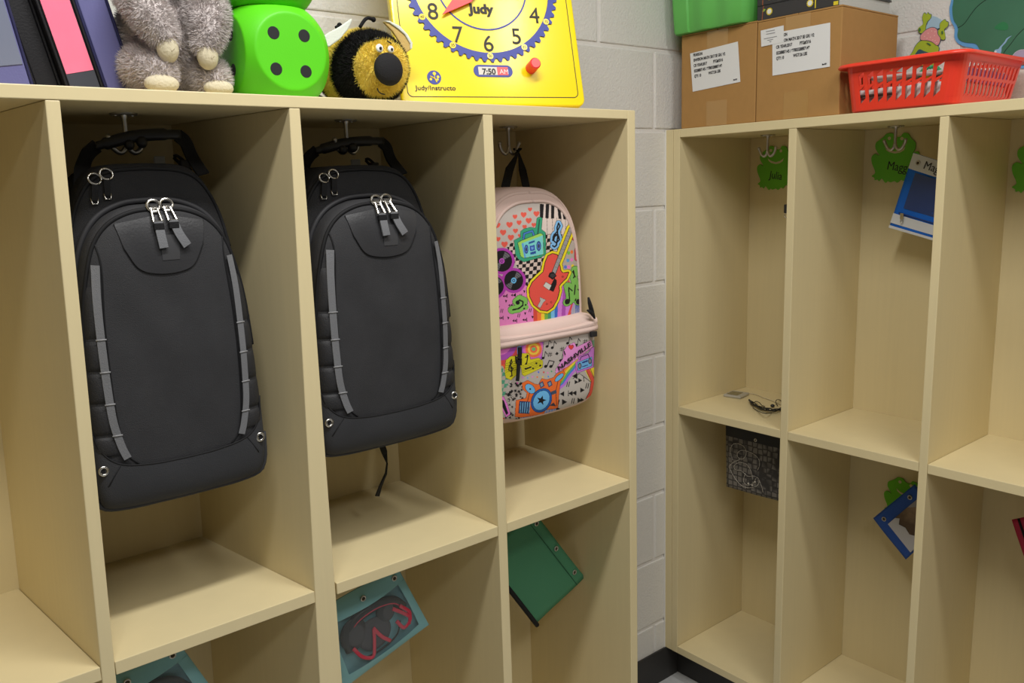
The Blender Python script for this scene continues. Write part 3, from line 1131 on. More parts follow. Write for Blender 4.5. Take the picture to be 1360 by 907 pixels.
    # bass clef
    c = z6([(205, 590), (280, 575), (330, 540), (335, 490), (290, 470), (255, 500)])
    A.stroke(c, 11.0, (60, 100, 50))
    A.stroke(c, 9.8, (130, 192, 92))
    c2 = z6([(340, 540), (355, 560)])
    A.stroke(c2, 8, (130, 192, 92))
    A.stroke(z6([(215, 590), (280, 575), (325, 540), (325, 500), (290, 482), (265, 500)]), 2.0, BK)
    p = z6([(268, 510)])[0]
    A.ell(p[0], p[1], 2.8, 2.8, BK)
    for x, y in ((355, 535), (340, 575)):
        p = z6([(x, y)])[0]
        A.ell(p[0], p[1], 1.2, 1.2, BK)
    # guitar
    body = z6([(572, 70), (600, 0), (650, -25), (700, -12), (722, 30), (716, 80), (730, 112), (738, 160), (760, 186), (825, 180), (800, 240), (740, 300), (718, 330), (724, 380), (700, 470), (650, 560), (590, 600), (520, 590), (445, 530), (402, 440), (397, 360), (430, 290), (490, 230), (550, 175)])
    neck = z5([(480, 365), (290, 850)])
    head = z5([(470, 340), (478, 260), (498, 212), (536, 228), (532, 305), (494, 375)])
    Y = (240, 218, 40)
    A.blob(body, 8.4, BK)
    A.stroke(neck, 13.2, BK)
    A.blob(head, 5.4, BK)
    A.blob(body, 7.2, Y)
    A.stroke(neck, 12.0, Y)
    A.blob(head, 4.4, Y)
    A.blob(body, 2.0, BK)
    A.poly(body, (232, 86, 74))
    A.stroke(neck, 6.0, BK)
    A.stroke(neck, 4.6, (158, 154, 154))
    A.blob(head, 0.9, BK)
    A.poly(head, (226, 84, 70))
    for i in range(9):
        t = 0.06 + i * 0.1
        a = (neck[0][0] * (1 - t) + neck[1][0] * t, neck[0][1] * (1 - t) + neck[1][1] * t)
        A.stroke([(a[0] - 2.2, a[1] - 0.9), (a[0] + 2.2, a[1] + 0.9)], 0.45, (110, 106, 106))
    A.poly(z6([(672, 240), (696, 265), (695, 310), (660, 392), (600, 368), (632, 318)]), BK)
    A.poly(z6([(618, 182), (662, 172), (696, 218), (652, 262), (602, 226)]), BK)
    A.poly(z6([(632, 196), (660, 190), (680, 216), (652, 240), (620, 218)]), (60, 58, 60))
    A.blob(z6([(577, 286), (638, 322), (612, 372), (550, 328)]), 0.9, BK)
    A.poly(z6([(577, 286), (638, 322), (612, 372), (550, 328)]), (212, 208, 200))
    A.blob(z6([(512, 452), (575, 482), (545, 512), (516, 568), (487, 550), (517, 492)]), 0.7, BK)
    A.poly(z6([(512, 452), (575, 482), (545, 512), (516, 568), (487, 550), (517, 492)]), (190, 186, 180))
    for x, y in ((588, 525), (636, 506), (763, 226)):
        p = z6([(x, y)])[0]
        A.ell(p[0], p[1], 1.3, 1.3, BK)
        A.ell(p[0], p[1], 0.8, 0.8, (226, 84, 70))


def art_low(A):
    q = 1 / 6.98
    Z = lambda P: [(655 + x * q, 440 + y * q) for x, y in P]
    P1 = lambda x, y: Z([(x, y)])[0]
    A.poly(Z([(-60, 100), (470, 100), (440, 250), (380, 330), (-60, 330)]), (110, 170, 220))
    for r, c in ((175, (110, 170, 225)), (120, (170, 100, 200)), (96, (222, 110, 190)), (76, (238, 120, 70)), (54, (240, 200, 70)), (34, (236, 110, 70)), (18, (110, 180, 120))):
        p = P1(375, 165)
        A.ell(p[0], p[1], r * q, r * q, c)
    for r, c in ((260, (238, 100, 60)), (200, (220, 80, 80)), (160, (176, 84, 180)), (110, (226, 120, 200)), (60, (120, 170, 225))):
        p = P1(60, 110)
        ins = ((A.X - p[0]) ** 2 + (A.Y - p[1]) ** 2 < (r * q) ** 2) & (A.X < P1(222, 0)[0])
        A.c[ins] = lin(c)
    A.poly(Z([(-60, 320), (90, 320), (150, 470), (110, 600), (-60, 700)]), (186, 176, 166))
    ins = inpoly(A.X, A.Y, Z([(-60, 320), (90, 320), (150, 460), (110, 590), (-60, 700)]))
    ck = (np.floor((A.X - 655 + 0.2 * (A.Y - 480)) / 5.2) + np.floor((A.Y - 480 + 0.1 * (A.X - 655)) / 5.2)) % 2 == 0
    A.c[ins & ck] = lin((86, 160, 128))
    # notes ground
    A.poly(Z([(470, 60), (760, 60), (960, 40), (960, 200), (760, 260), (590, 370), (440, 340)]), (186, 177, 170))
    A.stroke(Z([(470, 100), (440, 340), (575, 375)]), 0.5, BK)

    def note(x, y, h=60, fl=True):
        p = P1(x, y)
        A.ell(p[0], p[1], 2.1, 1.7, BK, -0.5)
        A.stroke(Z([(x + 10, y), (x + 20, y - h)]), 0.8, BK)
        if fl:
            A.stroke(Z([(x + 20, y - h), (x + 38, y - h + 24)]), 1.1, BK)
    for x, y in ((463, 248), (548, 152), (625, 270), (690, 110), (770, 128), (500, 140)):
        note(x, y)
    for x, y in ((525, 215), (640, 165), (855, 95)):
        for d in (-8, 8):
            A.stroke(Z([(x + d + 3, y - 20), (x + d - 3, y + 20)]), 0.7, BK)
            A.stroke(Z([(x - 20, y + d + 3), (x + 20, y + d - 3)]), 0.7, BK)
    A.poly(Z([(575, 210), (590, 190), (608, 205), (592, 222)]), BK)
    for x in (487, 535):
        p = P1(x, 325)
        A.ell(p[0], p[1], 2.4, 1.9, BK, -0.4)
    A.stroke(Z([(500, 320), (520, 270), (565, 280), (548, 322)]), 1.2, BK)
    # confetti
    A.poly(Z([(250, 450), (280, 380), (470, 340), (600, 380), (560, 440), (440, 450), (300, 470)]), (188, 178, 170))
    for x, y, c in ((420, 380, (70, 110, 220)), (468, 380, (220, 70, 60)), (505, 385, (236, 130, 200)), (408, 425, (240, 130, 60)), (362, 422, (235, 130, 210)), (460, 425, (236, 205, 60)), (510, 420, (70, 150, 225)), (275, 430, (214, 120, 210)), (318, 432, (120, 170, 220)), (225, 480, (226, 84, 190)), (540, 372, (90, 170, 120))):
        p = P1(x, y)
        A.poly([(p[0] - 1.3, p[1] - 0.6), (p[0] + 0.4, p[1] - 1.5), (p[0] + 1.4, p[1] + 0.3), (p[0], p[1] + 1.4)], c)
    # star cluster
    A.poly(Z([(110, 600), (200, 500), (270, 470), (290, 520), (300, 620), (230, 700), (280, 860), (150, 860), (150, 760)]), (182, 172, 164))
    r2 = random.Random(3)
    for i in range(60):
        x, y = r2.uniform(110, 290), r2.uniform(480, 850)
        p = P1(x, y)
        A.star(p[0], p[1], r2.uniform(1.8, 3.2), BK, r2.uniform(0, 1))
    for i in range(26):
        x, y = r2.uniform(130, 270), r2.uniform(490, 840)
        p = P1(x, y)
        A.star(p[0], p[1], 1.6, (190, 182, 174), r2.uniform(0, 1))
    # blue rays at the bottom
    A.poly(Z([(270, 900), (255, 800), (440, 760), (620, 700), (640, 770), (600, 900)]), (160, 166, 200))
    for i in range(14):
        a = P1(280 + i * 26, 815 - i * 4)
        A.stroke([a, (a[0] + 2.0 - i * 0.1, a[1] - 8)], 1.2, (100, 136, 220))
    # player glyph ground
    A.poly(Z([(590, 600), (620, 500), (740, 440), (800, 385), (905, 470), (900, 560), (850, 680), (800, 780), (630, 800)]), (192, 184, 176))
    A.stroke(Z([(740, 440), (800, 390), (908, 472), (893, 580), (800, 720)]), 0.8, BK)
    tri = lambda x, y, s, d: A.poly(Z([(x - d * s * 0.5, y - s * 0.7), (x - d * s * 0.5, y + s * 0.7), (x + d * s * 0.7, y)]), BK)
    for x, y, s, d in ((640, 580, 34, -1), (825, 545, 34, 1), (658, 655, 40, 1), (770, 470, 30, 1), (805, 455, 30, 1), (720, 575, 34, -1), (755, 572, 34, -1), (800, 640, 36, 1), (828, 640, 36, 1), (660, 735, 30, -1), (690, 722, 30, -1), (770, 715, 34, 1), (760, 415, 40, -1), (600, 720, 34, 1)):
        tri(x, y, s, d)
    A.stroke(Z([(697, 550), (697, 598)]), 0.9, BK)
    A.stroke(Z([(838, 425), (842, 465)]), 0.9, BK)
    for x, y in ((695, 490), (740, 645), (872, 505), (600, 655)):
        for d in (-9, 9):
            A.stroke(Z([(x + d + 5, y - 22), (x + d - 5, y + 22)]), 1.1, BK)
    # red and yellow band at the right edge
    A.poly(Z([(860, 330), (960, 300), (990, 560), (860, 700), (830, 760), (960, 760), (1000, 500)]), (240, 212, 60))
    A.poly(Z([(845, 350), (1010, 300), (1010, 760), (830, 760), (900, 600), (905, 470)]), (240, 212, 60))
    A.stroke(Z([(880, 360), (925, 455), (908, 560), (850, 680), (790, 760)]), 5.0, (224, 84, 68))
    A.stroke(Z([(866, 372), (908, 462), (892, 560), (838, 665)]), 0.7, BK)
    A.stroke(Z([(900, 345), (946, 460), (928, 560), (880, 670)]), 0.7, BK)
    A.poly(Z([(900, 90), (1000, 60), (1000, 330), (930, 330)]), (120, 160, 130))
    # rainbow swoosh
    for i, c in enumerate(((222, 76, 64), (240, 140, 60), (240, 210, 60), (110, 180, 80), (74, 130, 210), (190, 120, 215))):
        o = i * 20
        A.stroke(Z([(830 - o * 0.2, 215 + o * 0.5), (740 + o * 0.25, 262 + o * 0.9), (670 + o * 0.35, 330 + o * 0.95), (628 + o * 0.3, 420 + o * 0.75), (598 + o * 0.15, 480 + o * 0.5)]), 3.2, c)
    # banner
    ban = Z([(583, 350), (580, 388), (700, 318), (840, 208), (922, 140), (906, 84), (770, 150), (752, 104), (690, 135), (648, 190), (655, 245)])
    A.blob(ban, 1.2, BK)
    A.blob(ban, 0.5, (236, 150, 216))
    p = P1(722, 152)
    A.heart(p[0], p[1], 4.6, BK)
    A.heart(p[0], p[1], 4.0, (226, 70, 66))
    # small radio
    o = Z([(765, 292), (790, 268), (800, 232), (885, 204), (912, 158), (935, 148), (926, 330), (775, 385)])
    A.blob(o, 1.7, BK)
    A.blob(o, 0.9, (196, 120, 206))
    A.stroke(Z([(805, 265), (815, 238), (880, 212), (892, 238)]), 1.0, BK)
    b = Z([(782, 290), (914, 238), (914, 320), (786, 364)])
    A.blob(b, 0.9, BK)
    A.poly(b, (112, 176, 226))
    for x, y in ((803, 320), (897, 275)):
        p = P1(x, y)
        A.ell(p[0], p[1], 2.3, 4.0, (60, 60, 70))
        A.ell(p[0], p[1], 1.4, 2.6, (140, 136, 140))
    A.stroke(Z([(830, 290), (872, 274)]), 2.0, (40, 60, 130))
    A.stroke(Z([(828, 328), (876, 312)]), 1.2, (40, 60, 130))
    # yellow score
    ylw = Z([(110, 380), (120, 270), (160, 235), (215, 230), (240, 205), (330, 208), (345, 265), (420, 248), (458, 275), (455, 330), (400, 360), (290, 412), (270, 398), (262, 330), (228, 330), (215, 400), (165, 450), (120, 430)])
    A.blob(ylw, 1.4, BK)
    A.blob(ylw, 0.6, (214, 204, 40))
    for d in range(5):
        A.stroke(Z([(118, 300 + d * 20), (218, 272 + d * 20)]), 0.4, BK)
        A.stroke(Z([(275, 318 + d * 16), (450, 262 + d * 14)]), 0.4, BK)
    for c in (Z([(165, 330), (185, 345), (170, 375), (145, 360), (150, 320), (175, 290), (170, 260), (158, 285), (170, 380), (175, 410), (160, 418)]), Z([(300, 240), (320, 235), (310, 300)]), Z([(300, 350), (350, 330)])):
        A.stroke(c, 1.5, BK)
    for x, y in ((300, 345), (370, 345), (437, 318), (400, 295), (305, 300), (318, 225)):
        p = P1(x, y)
        A.ell(p[0], p[1], 1.4, 1.2, BK)
    # microphone
    m = Z([(60, 620), (95, 608), (130, 680), (155, 765), (122, 792), (95, 740), (60, 700)])
    A.blob(m, 1.8, BK)
    A.blob(m, 1.1, (236, 130, 216))
    A.poly(Z([(70, 630), (100, 640), (140, 760), (122, 776), (80, 690)]), BK)
    p = P1(95, 815)
    A.ell(p[0], p[1], 2, 2, (226, 70, 60))
    # drum kit
    kit = Z([(272, 482), (320, 458), (385, 492), (420, 500), (452, 442), (500, 452), (560, 432), (588, 398), (645, 368), (664, 390), (620, 470), (608, 560), (596, 705), (560, 716), (480, 722), (468, 762), (350, 782), (262, 794), (206, 788), (216, 642), (308, 622), (318, 570), (276, 532)])
    A.blob(kit, 1.8, BK)
    A.blob(kit, 1.0, (236, 112, 48))
    A.stroke(Z([(345, 540), (318, 650)]), 0.7, BK)
    A.stroke(Z([(605, 440), (580, 560), (590, 690)]), 0.7, BK)
    fl = Z([(243, 645), (345, 652), (335, 765), (234, 760)])
    A.poly(fl, (32, 50, 96))
    for i in range(5):
        A.stroke(Z([(256 + i * 21, 660), (250 + i * 20, 752)]), 1.2, (120, 180, 220))
    for x, y in ((450, 500), (525, 492)):
        A.poly(Z([(x - 26, y - 20), (x + 10, y - 38), (x + 26, y + 5), (x - 10, y + 28)]), (40, 60, 100))
        A.poly(Z([(x - 16, y - 14), (x + 6, y - 26), (x + 16, y + 2), (x - 6, y + 16)]), (130, 150, 170))
    A.poly(Z([(535, 560), (585, 540), (590, 575), (540, 590)]), (70, 80, 100))
    A.poly(Z([(520, 690), (560, 660), (585, 695)]), (60, 60, 70))
    for x, y, rx, ry, c in ((343, 532, 56, 38, BK), (343, 532, 52, 34, (112, 184, 232)), (612, 428, 54, 22, BK), (612, 428, 50, 18, (112, 184, 232))):
        p = P1(x, y)
        A.ell(p[0], p[1], rx * q, ry * q, c, 0.75 if x < 500 else -0.75)
    p = P1(343, 535)
    A.ell(p[0], p[1], 1.2, 1.2, BK)
    p = P1(447, 640)
    A.ell(p[0], p[1], 92 * q, 120 * q, BK, 0.5)
    A.ell(p[0], p[1], 88 * q, 116 * q, (40, 96, 172), 0.5)
    A.ell(p[0], p[1], 72 * q, 98 * q, BK, 0.5)
    A.ell(p[0], p[1], 69 * q, 95 * q, (112, 186, 236), 0.5)
    A.star(p[0], p[1], 6.8, BK, 0.25)


def project(P):
    d = np.asarray(P) - CAMP
    q = d @ CF
    return 680 + FPX * (d @ CR) / q, 453.5 - FPX * (d @ CU) / q


def print_panel(name, parent, outline, fr, art, base, nx, nz, off=0.0012):
    X = np.linspace(min(p[0] for p in outline), max(p[0] for p in outline), nx)
    Zs = np.linspace(min(p[1] for p in outline), max(p[1] for p in outline), nz)
    gx, gz = np.meshgrid(X, Zs)
    ins = inpoly(gx.ravel(), gz.ravel(), outline).reshape(gx.shape)
    idx = -np.ones(gx.shape, int)
    pts = []
    for j in range(nz):
        for i in range(nx):
            if ins[j, i]:
                idx[j, i] = len(pts)
                pts.append((gx[j, i], fr(gx[j, i], gz[j, i]) - off, gz[j, i]))
    fs = []
    for j in range(nz - 1):
        for i in range(nx - 1):
            q = (idx[j, i], idx[j, i + 1], idx[j + 1, i + 1], idx[j + 1, i])
            if min(q) >= 0:
                fs.append(q)
    px, py = project(np.array(pts))
    A = Art(px, py, base)
    art(A)
    g = G().add(pts, fs)
    col = np.concatenate([A.c, np.ones((len(A.c), 1))], 1)
    return g.build(name, printm, parent, smooth='all', colors=col, fix=False)


def doodle_backpack():
    XC = 0.570
    t = thing('backpack', (XC, 0.15, 0.685), 'pale pink backpack printed with colourful music doodles and a red guitar', 'backpack')

    def sym(r):
        return [tuple(p) for p in catmull(r, n=6)] + [(2 * XC - p[0], p[1]) for p in reversed(catmull(r, n=6)[1:-1])]
    body = Pillow(sym([(XC, 1.153), (XC + .05, 1.149), (XC + .09, 1.131), (XC + .118, 1.093), (XC + .134, 1.035), (XC + .141, .95), (XC + .143, .85), (XC + .142, .77), (XC + .138, .722), (XC + .118, .695), (XC + .06, .686), (XC, .685)]), 0.155, 0.065, 4.2, (XC, 0.92), wrinkle=0.002, seed=2.2)
    body.geo(0.10).build('body', pink, t, smooth='all')
    top = [(XC, 1.124), (XC + .04, 1.121), (XC + .075, 1.105), (XC + .099, 1.073), (XC + .115, 1.025), (XC + .123, .965), (XC + .126, .868)]
    o1 = [tuple(p) for p in catmull(top, n=6)]
    o1 = o1 + [(2 * XC - p[0], p[1]) for p in reversed(o1)]
    print_panel('printed_panel', t, o1, body.front, art_top, (184, 174, 166), 330, 300)
    rim = [(p[0], p[1]) for p in o1]
    G().tube([(p[0], body.front(p[0], p[1]) - 0.001, p[1]) for p in rim], 0.0035, 8).build('piping', pink, t, smooth='all')
    arch = [(XC + (p[0] - XC) * 1.085, 0.90 + (p[1] - 0.90) * 1.075) for p in o1]
    G().tube([(p[0], body.front(p[0], p[1]) + 0.002, p[1]) for p in arch], 0.0042, 8).build('zipper_flap', pink, t, smooth='all')
    # pocket
    pk = Pillow(sym([(XC, .889), (XC + .08, .890), (XC + .128, .889), (XC + .144, .879), (XC + .147, .84), (XC + .145, .77), (XC + .141, .725), (XC + .122, .700), (XC + .06, .693), (XC, .692)]), 0.118, 0.058, 5.0, (XC, 0.80), wrinkle=0.0015, seed=4)
    pk.geo(0.03, 0).build('front_pocket', pink, t, smooth='all')
    lo = [(XC - .141, .853), (XC + .142, .853), (XC + .142, .80), (XC + .139, .74), (XC + .126, .714), (XC + .08, .704), (XC, .701), (XC - .08, .704), (XC - .126, .714), (XC - .139, .74)]
    print_panel('printed_panel', t, lo, pk.front, art_low, (184, 174, 166), 340, 250)
    # pocket welt: upper fold and lower band
    fr = pk.front
    rows = []
    for k in range(41):
        u = -0.146 + 0.292 * k / 40
        sag = 0.006 * (1 - (u / 0.146) ** 2)
        e = 1 - 0.6 * max(0, abs(u) - 0.125) / 0.021
        prof = [(0.030, .906 - sag * 1.4), (0.003, .904 - sag * 1.5), (-0.004, .900 - sag), (-0.0065, .8945), (-0.003, .8905), (-0.0075, .887), (-0.009, .8825), (-0.0045, .8775), (0.006, .8775)]
        base = 0.062 + 0.010 * (abs(u) / 0.146) ** 6
        rows.append([(XC + u, base + dy * e, z - 0.0255) for dy, z in prof])
    G().grid(rows).build('pocket_welt', pink, t, smooth='all')
    tg = at(787, 443.5, 'y', 0.058)
    G().box(tg[0] - 0.0085, tg[0] + 0.0085, 0.0525, 0.058, tg[2] - 0.0055, tg[2] + 0.0055).build('sewn_tag', M('black_tag', (30, 30, 32), 0.6), t, bevel=0.0008)
    # black strap pull hanging on the pocket
    g = G()
    strap3(g, [at(a, b, 'y', 0.05) for a, b in ((690.5, 461), (690.5, 470), (689, 482))], 0.0085, 0.003, (1, 0, 0))
    strap3(g, [at(a, b, 'y', 0.046) for a, b in ((689, 478), (688.5, 490), (687.5, 503), (687, 506))], 0.0068, 0.003, (1, 0, 0))
    g.tube([at(a, b, 'y', 0.046) for a, b in ((685, 474), (692, 477), (692, 484), (686, 482))], 0.0022, 8, True)
    g.build('pull_strap', blackweb, t, smooth=True)
    c = [at(a, b, 'y', 0.062) for a, b in ((781.5, 395), (783, 402), (785, 410), (787, 417), (789.5, 421))]
    g = G().tube(c, [0.0022, 0.0042, 0.005, 0.0045, 0.002], 10)
    c = [at(a, b, 'y', 0.058) for a, b in ((780, 412), (784, 414), (788, 419), (790, 423))]
    g.tube(c, [0.002, 0.004, 0.0035, 0.002], 8)
    g.build('zipper_pull', blackweb, t, smooth='all')
    # webbing loop over the hook prong
    px, py = H3[0] + 0.0215, H3[1] - 0.002
    zt = ZTB - 0.046
    L = [at(671, 249, 'y', 0.205), at(676.5, 226, 'y', 0.215)]
    R_ = [at(699, 249, 'y', 0.205), at(694, 226, 'y', 0.215)]
    pts = [L[0] - np.array([0, 0.02, 0.012]), L[0], L[1], (px - 0.002, py - 0.004, zt - 0.008), (px, py, zt + 0.001), (px + 0.003, py, zt - 0.008), R_[1], R_[0], R_[0] - np.array([0, 0.02, 0.012])]
    G_ = strap3(G(), pts, 0.019, 0.0026, [(1, 0, 0)] * 3 + [(0.6, 0.8, 0)] * 3 + [(1, 0, 0)] * 3)
    G_.build('hanging_loop', blackweb, t)
    # lettering on the banner
    q = 1 / 6.98
    f3 = lambda x, y: at(655 + x * q, 440 + y * q, 'y', 0.0575)
    a, b = f3(606, 366), f3(915, 126)
    y3 = f3(606, 366) + (f3(588, 340) - f3(606, 366))
    up = np.cross(np.array([0, -1, 0]), (b - a))
    wdt = np.linalg.norm(b - a)
    prop = text('NASHVILLE', a, b - a, up, 0.0128, M('black_print', (26, 24, 26), 0.7), t, thick=0.0012, bold=0.0002)
    me = prop.data
    xs = np.array([v.co for v in me.vertices])
    org = a - LOC[prop.name]
    ex = (b - a) / wdt
    cur = max((xs - org) @ ex)
    for v in me.vertices:
        co = np.array(v.co)
        k = (co - org) @ ex
        v.co = co + ex * (k * (wdt / cur) * 0.985 - k)
    text('I', f3(664, 220), b - a, up, 0.0128, bpy.data.materials['black_print'], t, thick=0.0012, bold=0.0002)
    return t


doodle_backpack()

# ------------------------------------------------------------------ things on the left top board
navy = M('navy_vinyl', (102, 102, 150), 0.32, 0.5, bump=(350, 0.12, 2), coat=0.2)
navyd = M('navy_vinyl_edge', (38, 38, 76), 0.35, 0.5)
bvinyl = M('black_vinyl', (24, 23, 26), 0.35, 0.5, bump=(350, 0.1, 2))
bgrey = M('dark_vinyl', (70, 72, 80), 0.25, 0.5, coat=0.3)
pinkp = M('pink_paper', (250, 122, 152), 0.6, 0.3, var=(30, 0.12))
clear = M('clear_pocket', (120, 126, 146), 0.15, 0.6, coat=0.4)
cream = M('cream_plush', (206, 196, 168), 0.9, 0.2, bump=(260, 0.6, 2))
white = M('white_paper', (228, 227, 222), 0.65, 0.3)


def binder(x0, w, ang, label, body, edge, h=0.29, y0=0.12, dep=0.215, insert=None):
    t = thing('ring_binder', (x0, y0, ZT), label, 'binder', 'binders on the left top board')
    c, s_ = math.cos(ang), math.sin(ang)

    def R(u, y, v):
        return np.array([x0 + u * c - v * s_, y, ZT + 0.0003 + u * s_ + v * c])

    def slab(name, u0, u1, y0_, y1_, v0, v1, mat, bev=0.0015):
        vs = [R(u, y, v) for u in (u0, u1) for y in (y0_, y1_) for v in (v0, v1)]
        return G().hexa(vs).build(name, mat, t, bevel=bev)
    slab('spine', 0.004, w - 0.004, y0, y0 + 0.003, 0, h, body)
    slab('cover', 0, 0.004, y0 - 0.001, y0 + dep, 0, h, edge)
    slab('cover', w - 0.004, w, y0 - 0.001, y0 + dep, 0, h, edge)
    slab('pages', 0.006, w - 0.006, y0 + 0.03, y0 + dep - 0.01, 0.006, h - 0.008, white, 0)
    if insert:
        m, v0, pk = insert
        slab('label_insert', 0.006, w - 0.006, y0 - 0.0012, y0 - 0.0002, v0, h - 0.01, m, 0)
        if pk:
            slab('label_pocket', 0.0055, w - 0.0055, y0 - 0.0010, y0 - 0.0001, 0.004, v0 - 0.0005, pk, 0)
    return t


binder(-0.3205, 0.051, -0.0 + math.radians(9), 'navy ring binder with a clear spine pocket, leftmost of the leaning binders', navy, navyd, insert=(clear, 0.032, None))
binder(-0.2665, 0.0345, math.radians(12), 'plain black ring binder added for the dark gap between the navy and pink-labelled ones', bvinyl, bvinyl, y0=0.135, dep=0.20)  # added black binder standing in for the dark gap between its neighbours
binder(-0.2305, 0.0475, math.radians(12.5), 'black ring binder with a bright pink spine label', bvinyl, bvinyl, insert=(pinkp, 0.028, bgrey))
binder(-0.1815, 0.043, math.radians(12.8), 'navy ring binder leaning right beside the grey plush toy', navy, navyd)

# grey plush toy
t = thing('plush_toy', (-0.098, 0.12, ZT), 'fluffy grey plush animal with cream paws sitting on the left top board', 'stuffed animal')
gfur = M('grey_fur', (206, 197, 194), 0.95, 0.15, sheen=0.3, var=(60, 0.1))


def limb(g, pts, rs, k=9):
    P = catmull(pts, n=k)
    R_ = np.interp(np.linspace(0, 1, len(P)), np.linspace(0, 1, len(rs)), rs)
    for p, r in zip(P, R_):
        g.ball(p, r, 14, 10)
    return g


g = G()
g.ball((-0.096, 0.145, ZT + 0.078), (0.058, 0.060, 0.080), 28, 18)
g.ball((-0.098, 0.135, ZT + 0.195), (0.058, 0.055, 0.055), 24, 16)
g.ball((-0.150, 0.14, ZT + 0.245), (0.020, 0.012, 0.024), 14, 10)
g.ball((-0.046, 0.14, ZT + 0.245), (0.020, 0.012, 0.024), 14, 10)
g.ball((-0.098, 0.085, ZT + 0.180), (0.028, 0.022, 0.022), 16, 12)
limb(g, [(-0.136, 0.12, ZT + 0.150), (-0.135, 0.085, ZT + 0.125), (-0.128, 0.062, ZT + 0.098), (-0.119, 0.056, ZT + 0.078)], [0.026, 0.027, 0.025, 0.019])
limb(g, [(-0.046, 0.12, ZT + 0.150), (-0.046, 0.085, ZT + 0.125), (-0.052, 0.064, ZT + 0.098), (-0.060, 0.057, ZT + 0.072)], [0.028, 0.030, 0.026, 0.019])
limb(g, [(-0.132, 0.135, ZT + 0.040), (-0.132, 0.095, ZT + 0.040), (-0.127, 0.068, ZT + 0.030)], [0.032, 0.031, 0.024])
limb(g, [(-0.050, 0.135, ZT + 0.036), (-0.048, 0.10, ZT + 0.034), (-0.050, 0.070, ZT + 0.026)], [0.032, 0.030, 0.022])
for v in range(len(g.v)):
    if g.v[v][2] < ZT + 0.002:
        g.v[v] = (g.v[v][0], g.v[v][1], ZT + 0.002)
rm = remesh(g, 0.0055, 4)
fur(rm, 60000, 0.0085, 0.0007, lambda f, p: 0, 0.25, 0.55, ZT + 0.0005)
rm.build('body', gfur, t, smooth='all', fix=False)


def paw(c, r, rot=None):
    q = G().ball(c, r, 24, 16, rot=rot)
    o = q.build('paw', cream, t, smooth='all')
    return o


for c, rr in (((-0.1165, 0.050, ZT + 0.060), (0.0145, 0.013, 0.0185)), ((-0.0625, 0.051, ZT + 0.054), (0.0145, 0.013, 0.0185))):
    paw(c, rr)
    cp = (c[0] + 0.001, c[1] - 0.0125, c[2] - 0.005)
    G().tube([(cp[0] - 0.0025, cp[1] + 0.0006, cp[2] + 0.006), (cp[0], cp[1], cp[2]), (cp[0] + 0.004, cp[1] + 0.0006, cp[2] + 0.004)], 0.0007, 6).build('claw_stitch', M('stitch', (170, 158, 130), 0.9), t)
paw((-0.1285, 0.052, ZT + 0.0140), (0.023, 0.014, 0.0130))
paw((-0.049, 0.056, ZT + 0.0125), (0.021, 0.014, 0.0115))
for sx in (-0.118, -0.078):
    G().ball((sx, 0.082, ZT + 0.205), 0.005, 12, 8).build('eye', bvinyl, t, smooth='all')
G().ball((-0.098, 0.063, ZT + 0.187), (0.008, 0.005, 0.006), 12, 8).build('nose', bvinyl, t, smooth='all')

# foam dice
foam = M('green_foam', (92, 208, 28), 0.45, 0.35, bump=(500, 0.08, 2))
pip = M('black_pip', (34, 34, 36), 0.5, 0.4)


def die(c, hs, label, faces, pips):
    t = thing('foam_die', (c[0], c[1], c[2] - hs), label, 'die', 'green foam dice')
    n = 72
    R_ = hs * 1.30
    g = G()
    for ax in range(3):
        for sg in (-1, 1):
            rows = []
            for i in range(n + 1):
                row = []
                for j in range(n + 1):
                    a = math.tan((i / n - 0.5) * math.pi / 2) * hs
                    b = math.tan((j / n - 0.5) * math.pi / 2) * hs
                    p = [0, 0, 0]
                    p[ax] = sg * hs
                    p[(ax + 1) % 3] = a
                    p[(ax + 2) % 3] = b
                    p = np.array(p)
                    L = np.linalg.norm(p)
                    # soft blend between flat face and sphere
                    k = 1.0 / (1.0 + (L / R_) ** 260) ** (1 / 260)
                    row.append(np.array(c) + p * k)
                rows.append(row)
            g.grid(rows)
    me_o = g.build('body', foam, t, smooth='all', fix=False)
    bm = bmesh.new()
    bm.from_mesh(me_o.data)
    bmesh.ops.remove_doubles(bm, verts=bm.verts, dist=1e-5)
    bmesh.ops.recalc_face_normals(bm, faces=bm.faces)
    bm.to_mesh(me_o.data)
    bm.free()
    for p, nrm in pips:
        p = np.array(p, float)
        q = G().disc(p + np.array(nrm) * -0.001, nrm, 0.0092, 0.0014, 28, bev=0.0005)
        q.build('pip', pip, t, smooth=True)
    return t


hs = 0.066
dc = (0.0555, 0.098, ZT + hs + 0.0003)
pf = [tuple(at(a, b, 'y', dc[1] - hs)) for a, b in ((363.3, 43.5), (404, 47.5), (367, 91.5), (406.5, 95))]
pl = [tuple(at(a, b, 'x', dc[0] - hs)) for a, b in ((306, 46), (310, 93))]
pr = [(p, (0, -1, 0)) for p in pf] + [(p, (-1, 0, 0)) for p in pl] + \
    [((dc[0] - hs, p[1] + 0.045, p[2]), (-1, 0, 0)) for p in pl]
die(dc, hs, 'lower of the two stacked green foam dice, showing four black pips', None, pr)
dc2 = (0.051, 0.105, dc[2] + 2 * hs + 0.0006)
die(dc2, hs, 'green foam die resting on top of the other die, cut by the picture edge', None,
    [((dc2[0] + a, dc2[1] - hs, dc2[2] + b), (0, -1, 0)) for a in (-0.024, 0.024) for b in (-0.024, 0.024)])

